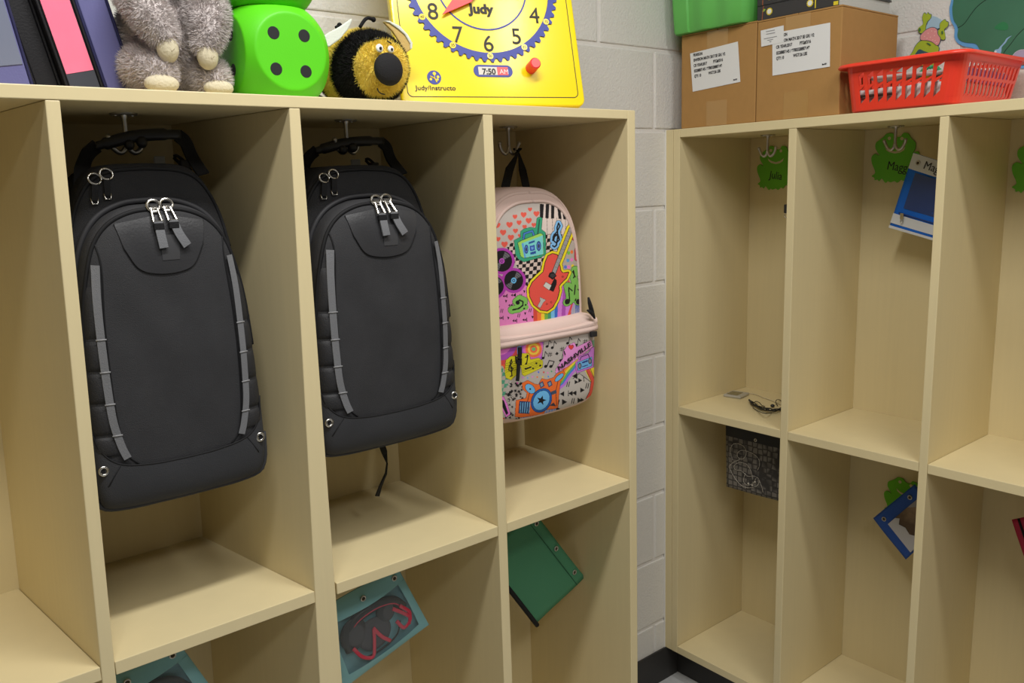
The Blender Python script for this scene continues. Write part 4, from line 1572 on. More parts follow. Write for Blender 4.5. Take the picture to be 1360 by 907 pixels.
# bumblebee plush
t = thing('plush_bee', (0.233, 0.13, ZT), 'round plush bumblebee with a big black nose between the die and the yellow clock', 'stuffed animal')
yfur = M('yellow_fur', (255, 228, 110), 0.95, 0.15, sheen=0.25, var=(70, 0.08))
bfur = M('black_fur', (22, 20, 20), 0.9, 0.2, sheen=0.1)
bc, br = np.array([0.232, 0.140, ZT + 0.0625]), (0.063, 0.098, 0.0615)
g = G()
nu, nv = 64, 48
rows = []
tilt = np.array([0.10, 0.98, 0.13])
ax_ = np.array([-0.10, -0.985, -0.12])


def bee_mat(p):
    q = (np.array(p) - bc) / np.array(br)
    u = q @ ax_ + 0.10 * q[0] * 0
    if u > 0.70:
        return 0
    if u > 0.22:
        return 1
    if u > -0.22:
        return 0
    if u > -0.62:
        return 1
    return 0


for j in range(nv + 1):
    ph = math.pi * j / nv
    rows.append([bc + np.array([br[0] * math.sin(ph) * math.cos(th), br[1] * math.cos(ph), br[2] * math.sin(ph) * math.sin(th)]) for th in np.linspace(0, 2 * math.pi, nu, endpoint=False)])
g.grid(rows, 0, True)
g.f = [f[::-1] for f in g.f]
# make sure faces point outward
V = np.array(g.v)
f0 = g.f[nu * 20]
nn = np.cross(V[f0[1]] - V[f0[0]], V[f0[2]] - V[f0[0]])
if nn @ (V[f0[0]] - bc) < 0:
    g.f = [f[::-1] for f in g.f]
for i, f in enumerate(g.f):
    g.m[i] = bee_mat(V[f].mean(0))
fur(g, 52000, 0.0078, 0.0006, lambda f, p: bee_mat(p), 0.15, 0.5, ZT + 0.0005)
g.build('body', [yfur, bfur], t, smooth='all', fix=False)


def bee_surf(x, z, up=0.0):
    q = 1 - ((x - bc[0]) / br[0]) ** 2 - ((z - bc[2]) / br[2]) ** 2
    return bc[1] - br[1] * math.sqrt(max(0.02, q)) - up


nose = at(516, 92, 'y', 0.034)
g = G().ball(nose, (0.0255, 0.013, 0.0255), 36, 20)
g.build('nose', M('black_felt', (38, 37, 38), 0.85, 0.2, bump=(500, 0.4, 2)), t, smooth='all')
for a, b, r in ((504, 64, 0.0066), (519, 65.5, 0.0058)):
    p = at(a, b, 'y', 0.048)
    y = min(p[1], bee_surf(p[0], p[2])) - 0.007
    p = at(a, b, 'y', y)
    e = G().ball(p, (r, 0.003, r), 24, 12).build('eye', M('eye_white', (240, 238, 232), 0.3), t, smooth='all')
    G().ball((p[0] + 0.0004, p[1] - 0.0024, p[2] - 0.0004), (r * 0.42, 0.0012, r * 0.45), 14, 8).build('pupil', bvinyl, e, smooth='all')
for pts, r in ((((495, 54), (499, 51.5), (504, 51)), 0.0014), (((514, 54), (517, 56), (520, 58)), 0.0011)):
    G().tube([at(a, b, 'y', bee_surf(*at(a, b, 'y', 0.05)[[0, 2]]) - 0.009) for a, b in pts], r, 8).build('eyebrow', bvinyl, t, smooth='all')
G().tube(catmull([at(a, b, 'y', 0.05) for a, b in ((501, 117), (502.5, 121), (506, 124), (511, 125.5))], n=4), 0.0010, 8).build('mouth', bvinyl, t, smooth='all')
for pts in (((478, 36), (484, 27), (489, 24), (496, 26)), ((446, 37), (449, 35), (451, 33.5))):
    P = [at(a, b, 'y', 0.10) for a, b in pts]
    g = G().tube(catmull(P, n=5), 0.0028, 10)
    g.ball(P[-1], 0.0042, 12, 8)
    g.build('antenna', M('antenna_felt', (26, 25, 26), 0.8, 0.2), t, smooth='all')
felt = M('white_felt', (222, 226, 214), 0.85, 0.2, bump=(400, 0.4, 2))
tan_ = M('tan_felt', (206, 176, 108), 0.85, 0.2, bump=(400, 0.4, 2))


def wing(px, y, mat, th=0.005, dy=(0, 0)):
    P = [at(a, b, 'y', y) for a, b in px]
    G().plate(P, (0, th, 0)).build('wing', mat, t, bevel=0.0018)


wing(((431, 47), (437, 43), (452, 35), (467.5, 24), (468, 28), (462, 40), (452, 52), (438, 62), (432.5, 62)), 0.085, felt)
wing(((509, 29), (518, 28.5), (530, 35), (541, 46), (547.5, 57), (547, 65), (541, 69.5), (536, 69), (531, 56), (522, 42)), 0.098, tan_)
wing(((509, 27.5), (518, 27.5), (531, 34), (542, 45.5), (548.5, 57), (548, 64), (545.5, 66), (545, 58), (538, 46), (528, 37.5), (517, 30)), 0.0955, felt, 0.003)
G().ball((0.160, 0.175, ZT + 0.012), (0.018, 0.02, 0.0115), 16, 10).build('foot', bfur, t, smooth='all')

# teaching clock
TA = math.radians(15.0)
_a, _b = at(778, 139, 'y', 0.016), at(533, 127, 'y', 0.13)
CE = (_a - _b) * np.array([1, 1, 0])
Wc, Hc = float(np.linalg.norm(CE)) / 2, 0.40
CE = CE / (2 * Wc)                                   # along the lower edge
CB = np.array([-CE[1], CE[0], 0])                    # horizontal, away from the viewer
CV = np.array([0, 0, 1.0]) * math.cos(TA) + CB * math.sin(TA)
CN = np.cross(CE, CV)
CO = np.array([(_a[0] + _b[0]) / 2, (_a[1] + _b[1]) / 2, ZT + 0.0062])
t = thing('teaching_clock', (CO[0], CO[1], ZT), 'large yellow plastic teaching clock with a blue gear ring leaning on the left top board', 'clock')
yel = M('yellow_plastic', (250, 222, 14), 0.28, 0.5, coat=0.25)
yel2 = M('yellow_rim', (250, 206, 8), 0.35, 0.5)
blu = M('blue_print', (48, 60, 150), 0.4, 0.4)
blk_ = M('black_ink', (34, 30, 24), 0.5, 0.4)
red = M('coral_plastic', (250, 66, 66), 0.35, 0.5)


def F(u, v, n=0.0):
    return CO + CE * u + CV * v + CN * n


def fuv(px, py):
    p = atp(px, py, CO, CN)
    return (float((p - CO) @ CE), float((p - CO) @ CV))


def rr(u0, u1, v0, v1, r, n=8):
    out = []
    for cu_, cv_, a0 in ((u1 - r, v1 - r, 0), (u0 + r, v1 - r, 90), (u0 + r, v0 + r, 180), (u1 - r, v0 + r, 270)):
        for k in range(n + 1):
            a = math.radians(a0 + 90 * k / n)
            out.append((cu_ + r * math.cos(a), cv_ + r * math.sin(a)))
    return out


def ringplate(outer, inner, n0, n1):
    """flat ring between two equally long loops"""
    g = G()
    m = len(outer)
    rows = [[F(u, v, n0) for u, v in inner], [F(u, v, n1) for u, v in inner], [F(u, v, n1) for u, v in outer], [F(u, v, n0) for u, v in outer]]
    return g.grid(rows, 0, True)


G().plate([F(u, v, -0.022) for u, v in rr(-Wc, Wc, 0.0, Hc, 0.014)], CN * 0.022).build('body', yel, t, bevel=0.0035, smooth=True, bseg=3)
ub, vb = fuv(767, 128)
b_in = 0.0125
ringplate(rr(-Wc + b_in, Wc - b_in, 0.0155, Hc - 0.0155, 0.010), rr(-Wc + b_in + 0.0013, Wc - b_in - 0.0013, 0.0168, Hc - 0.0168, 0.009), 0.0001, 0.0005).build('border_line', blk_, t)
# gear ring: centre and radius from three points of its rim
MK = [np.array(fuv(*p)) for p in ((564, 28.5), (603, 62), (651.5, 75), (695, 64), (722.5, 34))]
sol = np.linalg.lstsq(np.array([[2 * q[0], 2 * q[1], 1] for q in MK]), np.array([q @ q for q in MK]), rcond=None)[0]
GU, GV = float(sol[0]), float(sol[1])
RM = math.sqrt(sol[2] + GU * GU + GV * GV)
rad_of = lambda px, py: math.hypot(*(np.array(fuv(px, py)) - np.array([GU, GV])))
GR = rad_of(650, 83)
teeth = 60
outer, inner = [], []
N = teeth * 8
for k in range(N):
    th = 2 * math.pi * k / N
    ph = (k % 8)
    r = GR if ph in (1, 2, 3) else (GR * 0.955 if ph in (5, 6, 7) else GR * 0.978)
    outer.append((GU + r * math.cos(th), GV + r * math.sin(th)))
    ri = rad_of(640, 70)
    inner.append((GU + ri * math.cos(th), GV + ri * math.sin(th)))
ringplate(outer, inner, 0.0002, 0.0022).build('gear_ring', blu, t)
loop = lambda r: [(GU + r * math.cos(2 * math.pi * k / 96), GV + r * math.sin(2 * math.pi * k / 96)) for k in range(96)]
r_in = math.hypot(*(np.array(fuv(640, 40)) - np.array([GU, GV])))
ringplate(loop(r_in), loop(r_in - 0.0028), 0.0002, 0.0007).build('dial_circle', blu, t)
for k in range(12):
    th = math.radians(90 - 30 * k)
    rn = rad_of(645, 57.5)
    s_ = str(12 if k == 0 else k)
    sz = 0.043
    text(s_, F(GU + rn * math.cos(th), GV + rn * math.sin(th) - sz * 0.345, 0.0008), CE, CV, sz, blk_, t, 'numeral', 'CENTER', 0.0006)
    rm_ = RM
    mk = G().disc(F(GU + rm_ * math.cos(th), GV + rm_ * math.sin(th), 0.002), CN, 0.0058, 0.0007, 24).build('minute_marker', yel, t)
    text(str(60 if k == 0 else 5 * k), F(GU + rm_ * math.cos(th), GV + rm_ * math.sin(th) - 0.0024, 0.0030), CE, CV, 0.0072, blk_, mk, 'numeral', 'CENTER', 0.0003)
# hands
tip = np.array(fuv(586, 22))
ce = np.array([GU, GV])
dr = (tip - ce) / np.linalg.norm(tip - ce)
nr_ = np.array([-dr[1], dr[0]])
Lh = np.linalg.norm(tip - ce)
for dirv, nv_, L_, n0 in ((dr, nr_, Lh, 0.006), (np.array([0.62, 0.785]), np.array([-0.785, 0.62]), 0.075, 0.004)):
    P = [ce - nv_ * 0.009, ce + dirv * L_ * 0.42 - nv_ * 0.0155, ce + dirv * L_, ce + dirv * L_ * 0.42 + nv_ * 0.0155, ce + nv_ * 0.009, ce - dirv * 0.02]
    G().plate([F(p[0], p[1], n0) for p in P], CN * 0.0016).build('clock_hand', red, t, bevel=0.0004)
G().disc(F(GU, GV, 0.0), CN, 0.011, 0.010, 28, bev=0.0015).build('hub', red, t, smooth=True)
# window with time cards
u0, v0 = fuv(629, 94.5)
u1, v1 = fuv(680.5, 94.5)
vc = (v0 + v1) / 2
hw = 0.0112
G().plate([F(u, v, 0.0002) for u, v in rr(u0, u1, vc - hw, vc + hw, hw * 0.95)], CN * 0.0006).build('window_frame', blu, t)
um = u0 + (u1 - u0) * 0.60
G().plate([F(u, v, 0.0008) for u, v in ((u0 + 0.009, vc - 0.0075), (um, vc - 0.0075), (um, vc + 0.0075), (u0 + 0.009, vc + 0.0075))], CN * 0.0004).build('time_card', M('card_white', (214, 208, 196), 0.5), t)
G().plate([F(u, v, 0.0008) for u, v in ((um, vc - 0.0075), (u1 - 0.009, vc - 0.0075), (u1 - 0.009, vc + 0.0075), (um, vc + 0.0075))], CN * 0.0004).build('time_card', red, t)
text('7:50', F(u0 + 0.016, vc - 0.0065, 0.0016), CE, CV, 0.015, blk_, t, 'lettering', 'LEFT', 0.0004, bold=0.0004)
text('AM', F(um + 0.004, vc - 0.0055, 0.0016), CE, CV, 0.0125, white, t, 'lettering', 'LEFT', 0.0004)
u, v = fuv(705, 91)
G().disc(F(u, v, 0.0), CN, 0.0105, 0.026, 20, bev=0.002, up=CE).build('knob', red, t, smooth=True)
# lettering and round emblem
u, v = fuv(624, 17)
text('Judy', F(u, v, 0.0008), CE, CV, 0.024, blk_, t, 'lettering', 'LEFT', 0.0005, 1.1, 0.0011)
u, v = fuv(552, 119.5)
u2, _ = fuv(606, 121)
o = text('Judy/Instructo', F(u, v, 0.0008), CE, CV, 0.0115, blk_, t, 'lettering', 'LEFT', 0.0004, 1.0, 0.0001)
ks = [float(np.array(w.co) @ CE) for w in o.data.vertices]
k = (u2 - u) / (max(ks) - min(ks))
for w, q in zip(o.data.vertices, ks):
    w.co = np.array(w.co) + CE * ((q - min(ks)) * (k - 1))
u, v = fuv(576.5, 103)
e = G().disc(F(u, v, 0.0002), CN, 0.0128, 0.0006, 32).build('emblem', blu, t)
g = G()
for du, dv, r in ((0.001, 0.007, 0.003), (0.007, 0.001, 0.0025), (-0.0065, -0.0035, 0.0022), (0.0055, -0.004, 0.002)):
    g.disc(F(u + du, v + dv, 0.0008), CN, r, 0.0004, 16)
g.tube([F(u + 0.001, v + 0.004, 0.001), F(u + 0.001, v - 0.002, 0.001), F(u - 0.007, v + 0.002, 0.001)], 0.0011, 6)
g.tube([F(u + 0.001, v - 0.002, 0.001), F(u + 0.004, v - 0.009, 0.001)], 0.0011, 6)
merge([g]).build('emblem_figures', yel, e)
# rear prop
G().plate([F(-0.05, 0.02, -0.022), F(0.05, 0.02, -0.022), F(0.03, 0.26, -0.022), F(-0.03, 0.26, -0.022)], -CN * 0.004).build('rear_plate', yel2, t)
_h, _l = F(0, 0.22, -0.026), F(0, 0, -0.022) + CB * 0.105
_h2 = _l.copy()
_h2[2] = ZT + 0.0006
G().plate([_h2 - CE * 0.03, _h2 + CE * 0.03, _h + CE * 0.025, _h - CE * 0.025], CB * 0.005).build('rear_prop', yel2, t)

# ------------------------------------------------------------------ things on the right top board
card = M('cardboard', (172, 130, 76), 0.75, 0.25, bump=(160, 0.15, 3, (1, 1, 0.3)), var=(60, 0.06))
tape = M('packing_tape', (176, 136, 80), 0.22, 0.5, coat=0.4)
labelw = M('white_label', (226, 225, 222), 0.5, 0.3)
ink = M('label_ink', (34, 32, 34), 0.6, 0.3)
XF = 1.281


def carton(y_hi, y_lo, h, dep, label):
    t = thing('cardboard_box', (XF + dep / 2, (y_hi + y_lo) / 2, BT), label, 'box', 'cardboard boxes on the right top board')
    y0, y1 = y_lo + 0.0012, y_hi - 0.0012
    z0, z1 = BT + 0.0005, BT + h
    G().box(XF, XF + dep, y0, y1, z0, z1 - 0.004).build('carton', card, t, bevel=0.002)
    ym = (y0 + y1) / 2
    G().box(XF, XF + dep, y0, ym - 0.0008, z1 - 0.0038, z1).build('flap', card, t, bevel=0.001)
    G().box(XF, XF + dep, ym + 0.0008, y1, z1 - 0.0038, z1).build('flap', card, t, bevel=0.001)
    for a, b in ((z0 + 0.001, z0 + 0.062), (z1 - 0.058, z1 - 0.004)):
        G().box(XF - 0.0006, XF - 0.0001, ym - 0.032, ym + 0.032, a, b).build('packing_tape', tape, t)
    return t


LX = XF - 0.0008


def box_label(t, corners, lines, small=None, name='shipping_label'):
    P = [at(a, b, 'x', LX) for a, b in corners]          # tl, tr, br, bl
    lb = G().plate(P, (-0.0003, 0, 0)).build(name, labelw, t)
    ex = P[1] - P[0]
    ex /= np.linalg.norm(ex)
    for s_, (a, b), (a2, b2), size in lines:
        o, e = at(a, b, 'x', LX - 0.0006), at(a2, b2, 'x', LX - 0.0006)
        up = np.cross(np.array([-1.0, 0, 0]), (e - o))
        ob = text(s_, o, e - o, up, size, ink, lb, 'lettering', 'LEFT', 0.0003, 1.0, 0.0003)
        L_ = LOC[ob.name]
        d = (e - o) / np.linalg.norm(e - o)
        ks = [float((np.array(w.co) - (o - L_)) @ d) for w in ob.data.vertices]
        k = np.linalg.norm(e - o) / max(ks)
        for w, q in zip(ob.data.vertices, ks):
            w.co = np.array(w.co) + d * (q * k - q)
    return lb


zA = lambda x, y: (900 + x / 11.336, 50 + y / 11.336)
zB = lambda x, y: (1000 + x / 10.075, 20 + y / 10.075)
t = carton(0.3165, 0.0862, 0.236, 0.25, 'left cardboard box with a white shipping label, under the green bin')
S = 0.0098
box_label(t, [zA(188, 240), zA(908, 58), zA(945, 665), zA(228, 815)],
          [('PEARSON', zA(235, 285), zA(372, 258), S), ('ENVISION MATH 2017 SE GR1 V2', zA(240, 362), zA(716, 262), S), ('CR YEAR:2017', zA(243, 444), zA(442, 404), S), ('PTG#/3/16', zA(535, 382), zA(680, 352), S),
           ('0328887145 / 9780328887149', zA(248, 524), zA(668, 438), S), ('QTY: 10', zA(252, 602), zA(352, 584), S), ('WGT:26 LBS', zA(465, 556), zA(645, 518), S), ('Rev 3/16', zA(838, 645), zA(898, 634), 0.0045)])
t = carton(0.0862, -0.1330, 0.2345, 0.25, 'right cardboard box with a second small label stuck over its shipping label')
box_label(t, [zB(412, 216), zB(1036, 100), zB(1030, 690), zB(262, 812)][0:0] or [zB(260, 245), zB(1036, 100), zB(1030, 690), zB(262, 812)],
          [('ON', zB(413, 285), zB(458, 275), S), ('ON MATH 2017 SE GR1 V2', zB(415, 358), zB(820, 285), S), ('CR YEAR:2017', zB(310, 452), zB(525, 412), S), ('PTG#/3/16', zB(625, 398), zB(775, 370), S),
           ('0328887145 / 9780328887149', zB(312, 530), zB(758, 452), S), ('QTY: 10', zB(312, 602), zB(415, 585), S), ('WGT:26 LBS', zB(538, 564), zB(725, 532), S), ('Rev 3/16', zB(925, 670), zB(988, 660), 0.0045)])
LX = XF - 0.0014
sl = box_label(t, [zB(105, 208), zB(412, 138), zB(412, 360), zB(112, 425)],
               [('Maggie Room', zB(175, 228), zB(290, 205), 0.006), ('Room 1', zB(178, 262), zB(296, 240), 0.006), ('Grade 1 Math', zB(150, 322), zB(320, 288), 0.0045), ('Book 2', zB(195, 340), zB(270, 326), 0.0045), ('V2', zB(220, 358), zB(246, 353), 0.0045)][:0], name='small_label')
g = G()
for a, b, c_, d_ in ((175, 222, 290, 199), (178, 256, 296, 234), (150, 318, 320, 284), (195, 338, 270, 323), (220, 358, 246, 353)):
    p, q = at(*zB(a, b), 'x', LX - 0.0004), at(*zB(c_, d_), 'x', LX - 0.0004)
    g.tube([p, q], 0.0009, 5)
g.build('faint_print', M('faint_ink', (150, 150, 152), 0.6), sl)

# green bin on the left box
t = thing('storage_bin', (1.36, 0.2, 1.5236), 'green plastic storage bin on top of the left cardboard box', 'bin')
gp = M('green_plastic', (104, 190, 90), 0.4, 0.45)


def bin_loop(k, z, dx0):
    out = []
    y0, y1 = 0.108 - k, 0.330 + k * 0.5
    x0, x1 = 1.262 - k, 1.50 + k
    for i in range(57):
        s_ = i / 56
        y = y1 + (y0 - y1) * s_
        rib = 0.006 * (1 if 0.28 < s_ < 0.97 else 0) * (0.5 - 0.5 * math.cos((s_ - 0.28) / 0.69 * math.pi * 2 * 2)) + (0.004 if s_ < 0.25 else 0)
        edge = 0.014 * (max(0, 0.06 - min(s_, 1 - s_)) / 0.06) ** 2
        out.append((x0 - rib + edge, y, z))
    for i in range(1, 20):
        out.append((x0 + 0.014 + (x1 - x0 - 0.028) * i / 20, y0 + 0.0, z))
    for i in range(20):
        out.append((x1, y0 + (y1 - y0) * i / 19, z))
    for i in range(1, 20):
        out.append((x1 - 0.014 + (x0 - x1 + 0.028) * i / 20, y1, z))
    return out


zb = 1.5240
rows = [bin_loop(-0.004, zb + 0.0002, 0), bin_loop(0.0, zb + 0.006, 0), bin_loop(0.004, zb + 0.06, 0), bin_loop(0.009, zb + 0.15, 0), bin_loop(0.006, zb + 0.15, 0), bin_loop(0.000, zb + 0.06, 0), bin_loop(-0.004, zb + 0.009, 0)]
g = G().grid(rows, 0, True)
n = len(rows[0])
g.f += [list(range(n))[::-1], [len(g.v) - n + i for i in range(n)]]
g.m += [0, 0]
g.build('bin_body', gp, t, smooth=True)
rows = [bin_loop(0.008, zb + 0.146, 0), bin_loop(0.018, zb + 0.148, 0), bin_loop(0.018, zb + 0.155, 0), bin_loop(0.008, zb + 0.156, 0)]
G().grid(rows, 0, True).build('rim', gp, t, smooth=True)

# textbooks on the right box
bcov = M('black_book_cover', (40, 39, 42), 0.3, 0.5, coat=0.3, bump=(90, 0.1))
page = M('page_edges', (206, 206, 200), 0.8, 0.2, bump=(30, 0.5, 3, (0.05, 0.05, 40)))
flower = M('white_flower', (236, 234, 226), 0.5)
gold = M('yellow_mark', (226, 204, 40), 0.5)
stem_m = M('brown_stem', (150, 84, 52), 0.6)
leaf_m = M('green_leaf', (150, 186, 60), 0.6)
zb0 = BT + 0.2352
for i, (z0, h, y0, y1, lb) in enumerate(((zb0, 0.033, -0.1175, 0.092, 'lower black textbook with daisies on its spine, lying on the right box'), (zb0 + 0.0336, 0.033, -0.1165, 0.0925, 'upper black textbook of the stack on the right box, cut by the picture edge'))):
    x0, x1 = 1.288, 1.525
    t = thing('textbook', ((x0 + x1) / 2, (y0 + y1) / 2, z0), lb, 'book', 'black textbooks on the right box')
    g = G().box(x0, x1, y0, y1, z0, z0 + 0.0022).box(x0, x1, y0, y1, z0 + h - 0.0022, z0 + h).box(x0, x0 + 0.003, y0, y1, z0 + 0.0015, z0 + h - 0.0015)
    g.build('cover', bcov, t, bevel=0.0008)
    G().box(x0 + 0.0032, x1 - 0.004, y0 + 0.004, y1 - 0.004, z0 + 0.0023, z0 + h - 0.0023).build('page_block', page, t)
    G().box(x0 - 0.0003, x0 + 0.0005, y0 + 0.0008, y0 + 0.012, z0 + 0.002, z0 + 0.010).build('yellow_corner', gold, t)
    for (yy, zz) in ((0.058, 0.017), (-0.048, 0.017)):
        f = G()
        for k in range(12):
            a = k * math.pi / 6
            f.disc((x0 - 0.0002, yy + 0.0068 * math.cos(a), z0 + zz + 0.0068 * math.sin(a)), (-1, 0, 0), 0.0017, 0.0005, 10)
        f.build('daisy_petals', gold, t)
        f = G()
        f.disc((x0 - 0.0006, yy, z0 + zz), (-1, 0, 0), 0.0056, 0.0005, 16)
        f.build('daisy', flower, t)
    G().tube([(x0 - 0.0004, 0.0775, z0 + 0.0005), (x0 - 0.0004, 0.0765, z0 + 0.015), (x0 - 0.0004, 0.0745, z0 + h - 0.001)], 0.0012, 6).build('stem', stem_m, t)
    G().plate([(x0 - 0.0002, 0.078, z0 + 0.019), (x0 - 0.0002, 0.073, z0 + 0.019), (x0 - 0.0002, 0.068, z0 + 0.023), (x0 - 0.0002, 0.072, z0 + 0.0255), (x0 - 0.0002, 0.077, z0 + 0.023)], (-0.0004, 0, 0)).build('leaf', leaf_m, t)
    G().box(x0 - 0.0003, x0 + 0.0004, -0.0625, -0.060, z0 + 0.004, z0 + h - 0.004).build('yellow_stripe', gold, t)
    text('MATH', (x0 - 0.0004, -0.074, z0 + 0.013), (0, -1, 0), (0, 0, 1), 0.011, flower, t, 'lettering', 'LEFT', 0.0003) if False else None

# red basket
t = thing('plastic_basket', (1.41, -0.262, BT), 'red plastic basket with slotted sides at the edge of the right top board', 'basket')
redp = M('red_plastic', (240, 62, 40), 0.38, 0.5, coat=0.1)
zb = BT + 0.0008
Bt = dict(x0=1.270, x1=1.555, y0=-0.3865, y1=-0.1580, z=zb)
Tp = dict(x0=1.256, x1=1.572, y0=-0.4045, y1=-0.1500, z=zb + 0.0995)


def rloop(q, z, r, grow=0.0, n=7):
    x0, x1, y0, y1 = q['x0'] - grow, q['x1'] + grow, q['y0'] - grow, q['y1'] + grow
    out = []
    for cx, cy, a0 in ((x1 - r, y1 - r, 0), (x0 + r, y1 - r, 90), (x0 + r, y0 + r, 180), (x1 - r, y0 + r, 270)):
        for k in range(n):
            a = math.radians(a0 + 90 * k / (n - 1))
            out.append((cx + r * math.cos(a), cy + r * math.sin(a), z))
    return out


def mixq(k):
    return {q: Bt[q] * (1 - k) + Tp[q] * k for q in Bt}


def loop_at(k, grow=0.0, r=0.03):
    q = mixq(k)
    return rloop(q, q['z'], r, grow)


TH = 0.0022
g = G()
# solid floor and skirt
rows = [rloop(Bt, zb, 0.026, -0.004), loop_at(0.03), loop_at(0.16), loop_at(0.16, -TH), loop_at(0.04, -TH), rloop(Bt, zb + 0.003, 0.024, -0.006)]
g.grid(rows, 0, True)
n = len(rows[0])
b0 = len(g.v) - 6 * n
g.f += [[b0 + i for i in range(n)][::-1], [b0 + 5 * n + i for i in range(n)]]
g.m += [0, 0]
# band under the rim
rows = [loop_at(0.83, -TH), loop_at(0.83), loop_at(0.98), loop_at(0.98, -TH)]
g.grid(rows + [rows[0]], 0, True)


def wall_pt(side, s_, k, off=0.0):
    """s_ in 0..1 along the straight part of a wall"""
    q = mixq(k)
    r = 0.03
    if side == 'f':
        return np.array([q['x0'] + off, q['y1'] - r + (q['y0'] - q['y1'] + 2 * r) * s_, q['z']])
    if side == 'b':
        return np.array([q['x1'] - off, q['y1'] - r + (q['y0'] - q['y1'] + 2 * r) * s_, q['z']])
    if side == 'r':
        return np.array([q['x0'] + r + (q['x1'] - q['x0'] - 2 * r) * s_, q['y0'] + off, q['z']])
    return np.array([q['x0'] + r + (q['x1'] - q['x0'] - 2 * r) * s_, q['y1'] - off, q['z']])


def slat(side, pts):
    P = [wall_pt(side, s_, k) for s_, k in pts]
    Q = [wall_pt(side, s_, k, TH) for s_, k in pts]
    m = len(P)
    g.add(P + Q, [tuple(range(m)), tuple(range(2 * m - 1, m - 1, -1))] + [(i, (i + 1) % m, m + (i + 1) % m, m + i) for i in range(m)])


for side, nh in (('f', 9), ('b', 9), ('r', 13), ('l', 13)):
    w_ = 1.0 / nh
    hw_ = 0.36 if nh == 9 else 0.46
    # vertical bars
    for i in range(nh + 1):
        a = max(-0.0, i * w_ - w_ * hw_ / 2)
        b = min(1.0, i * w_ + w_ * hw_ / 2)
        slat(side, [(a, 0.155), (b, 0.155), (b, 0.845), (a, 0.845)])
    for i in range(nh):
        a, b = i * w_ + w_ * hw_ / 2 - 0.002, (i + 1) * w_ - w_ * hw_ / 2 + 0.002
        mid = 0.53 if side in 'fb' else 0.52
        sl_ = 0.05 if side in 'fb' else 0.02
        # slanted middle band, slanted top and bottom ends
        slat(side, [(a, mid - 0.032 - sl_), (b, mid - 0.032 + sl_), (b, mid + 0.032 + sl_ * .6), (a, mid + 0.032 - sl_ * .6)])
        slat(side, [(a, 0.155), (b, 0.155), (b, 0.175 + 2.2 * sl_), (a, 0.16)])
        slat(side, [(a, 0.845), (a, 0.80 - 1.0 * sl_), (b, 0.83), (b, 0.845)])
# rounded corners between the straight walls
for cx, cy, a0 in (('x1', 'y1', 0), ('x0', 'y1', 90), ('x0', 'y0', 180), ('x1', 'y0', 270)):
    rows = []
    for k in (0.155, 0.5, 0.845):
        q = mixq(k)
        row_o, row_i = [], []
        r = 0.03
        ccx = q[cx] - r if cx == 'x1' else q[cx] + r
        ccy = q[cy] - r if cy == 'y1' else q[cy] + r
        for j in range(7):
            a = math.radians(a0 + 90 * j / 6)
            row_o.append((ccx + r * math.cos(a), ccy + r * math.sin(a), q['z']))
            row_i.append((ccx + (r - TH) * math.cos(a), ccy + (r - TH) * math.sin(a), q['z']))
        rows.append(row_o + row_i[::-1])
    g.grid(rows, 0, True)
g.build('basket_body', redp, t, smooth=False)
q = Tp
rows = [rloop(q, q['z'] - 0.003, 0.03, -0.001), rloop(q, q['z'] - 0.007, 0.036, 0.0145), rloop(q, q['z'] - 0.005, 0.037, 0.0160), rloop(q, q['z'] + 0.0005, 0.036, 0.0135), rloop(q, q['z'] + 0.003, 0.032, 0.003), rloop(q, q['z'] + 0.001, 0.03, -0.0035)]
G().grid(rows + [rows[0]], 0, True).build('rim', redp, t, smooth='all')

# things inside the basket
for i, (x0, x1, y0, y1, z, tilt_, lb) in enumerate(((1.283, 1.53, -0.374, -0.172, 0.006, 0.04, 'white paper sheets lying flat in the red basket'), (1.290, 1.50, -0.374, -0.20, 0.056, 0.10, 'upper crumpled white paper sheets in the red basket'))):
    g = G()
    rows, rows2 = [], []
    for a in range(17):
        r1, r2 = [], []
        for b in range(17):
            x, y = x0 + (x1 - x0) * a / 16, y0 + (y1 - y0) * b / 16
            zz = zb + z + tilt_ * (x - x0) * 0.5 + 0.009 * noise.noise(Vector((x * 14 + i * 7, y * 14, i * 3.1))) + 0.008
            r1.append((x, y, zz))
            r2.append((x, y, zz + (0.032 if i == 0 else 0.008)))
        rows.append(r1)
        rows2.append(r2)
    n0 = 17 * 17
    g.grid(rows)
    g.grid(rows2)
    rim = [(0, b) for b in range(17)] + [(a, 16) for a in range(1, 17)] + [(16, b) for b in range(15, -1, -1)] + [(a, 0) for a in range(15, 0, -1)]
    for k in range(len(rim)):
        a, b = rim[k], rim[(k + 1) % len(rim)]
        g.f.append([a[0] * 17 + a[1], b[0] * 17 + b[1], n0 + b[0] * 17 + b[1], n0 + a[0] * 17 + a[1]])
        g.m.append(0)
    props(g.build('paper_sheets', white, smooth='all'), lb, 'paper', 'papers in the basket')
g = G()
g.tube([(1.2755, -0.180, zb + 0.0335), (1.2755, -0.262, zb + 0.0325)], 0.0032, 6)
o = props(g.build('pencil', M('dark_pencil', (60, 46, 36), 0.5)), 'dark pencil lying along the front of the red basket', 'pencil')
g = G().box(1.300, 1.330, -0.305, -0.290, zb + 0.066, zb + 0.074)
props(G().plate([(1.298, -0.318, zb + 0.048), (1.298, -0.306, zb + 0.048), (1.301, -0.306, zb + 0.066), (1.301, -0.318, zb + 0.066)], (0.012, 0, 0)).build('glue_bottle_cap', M('yellow_cap', (238, 200, 30), 0.4), bevel=0.002), 'small yellow cap among the papers in the red basket', 'cap')
g = G()
for k in range(9):
    th = k / 8 * math.pi
    g.ball((1.302, -0.32 + 0.020 * math.cos(th), zb + 0.066 + 0.014 * math.sin(th)), (0.004, 0.0045, 0.0045), 10, 8)
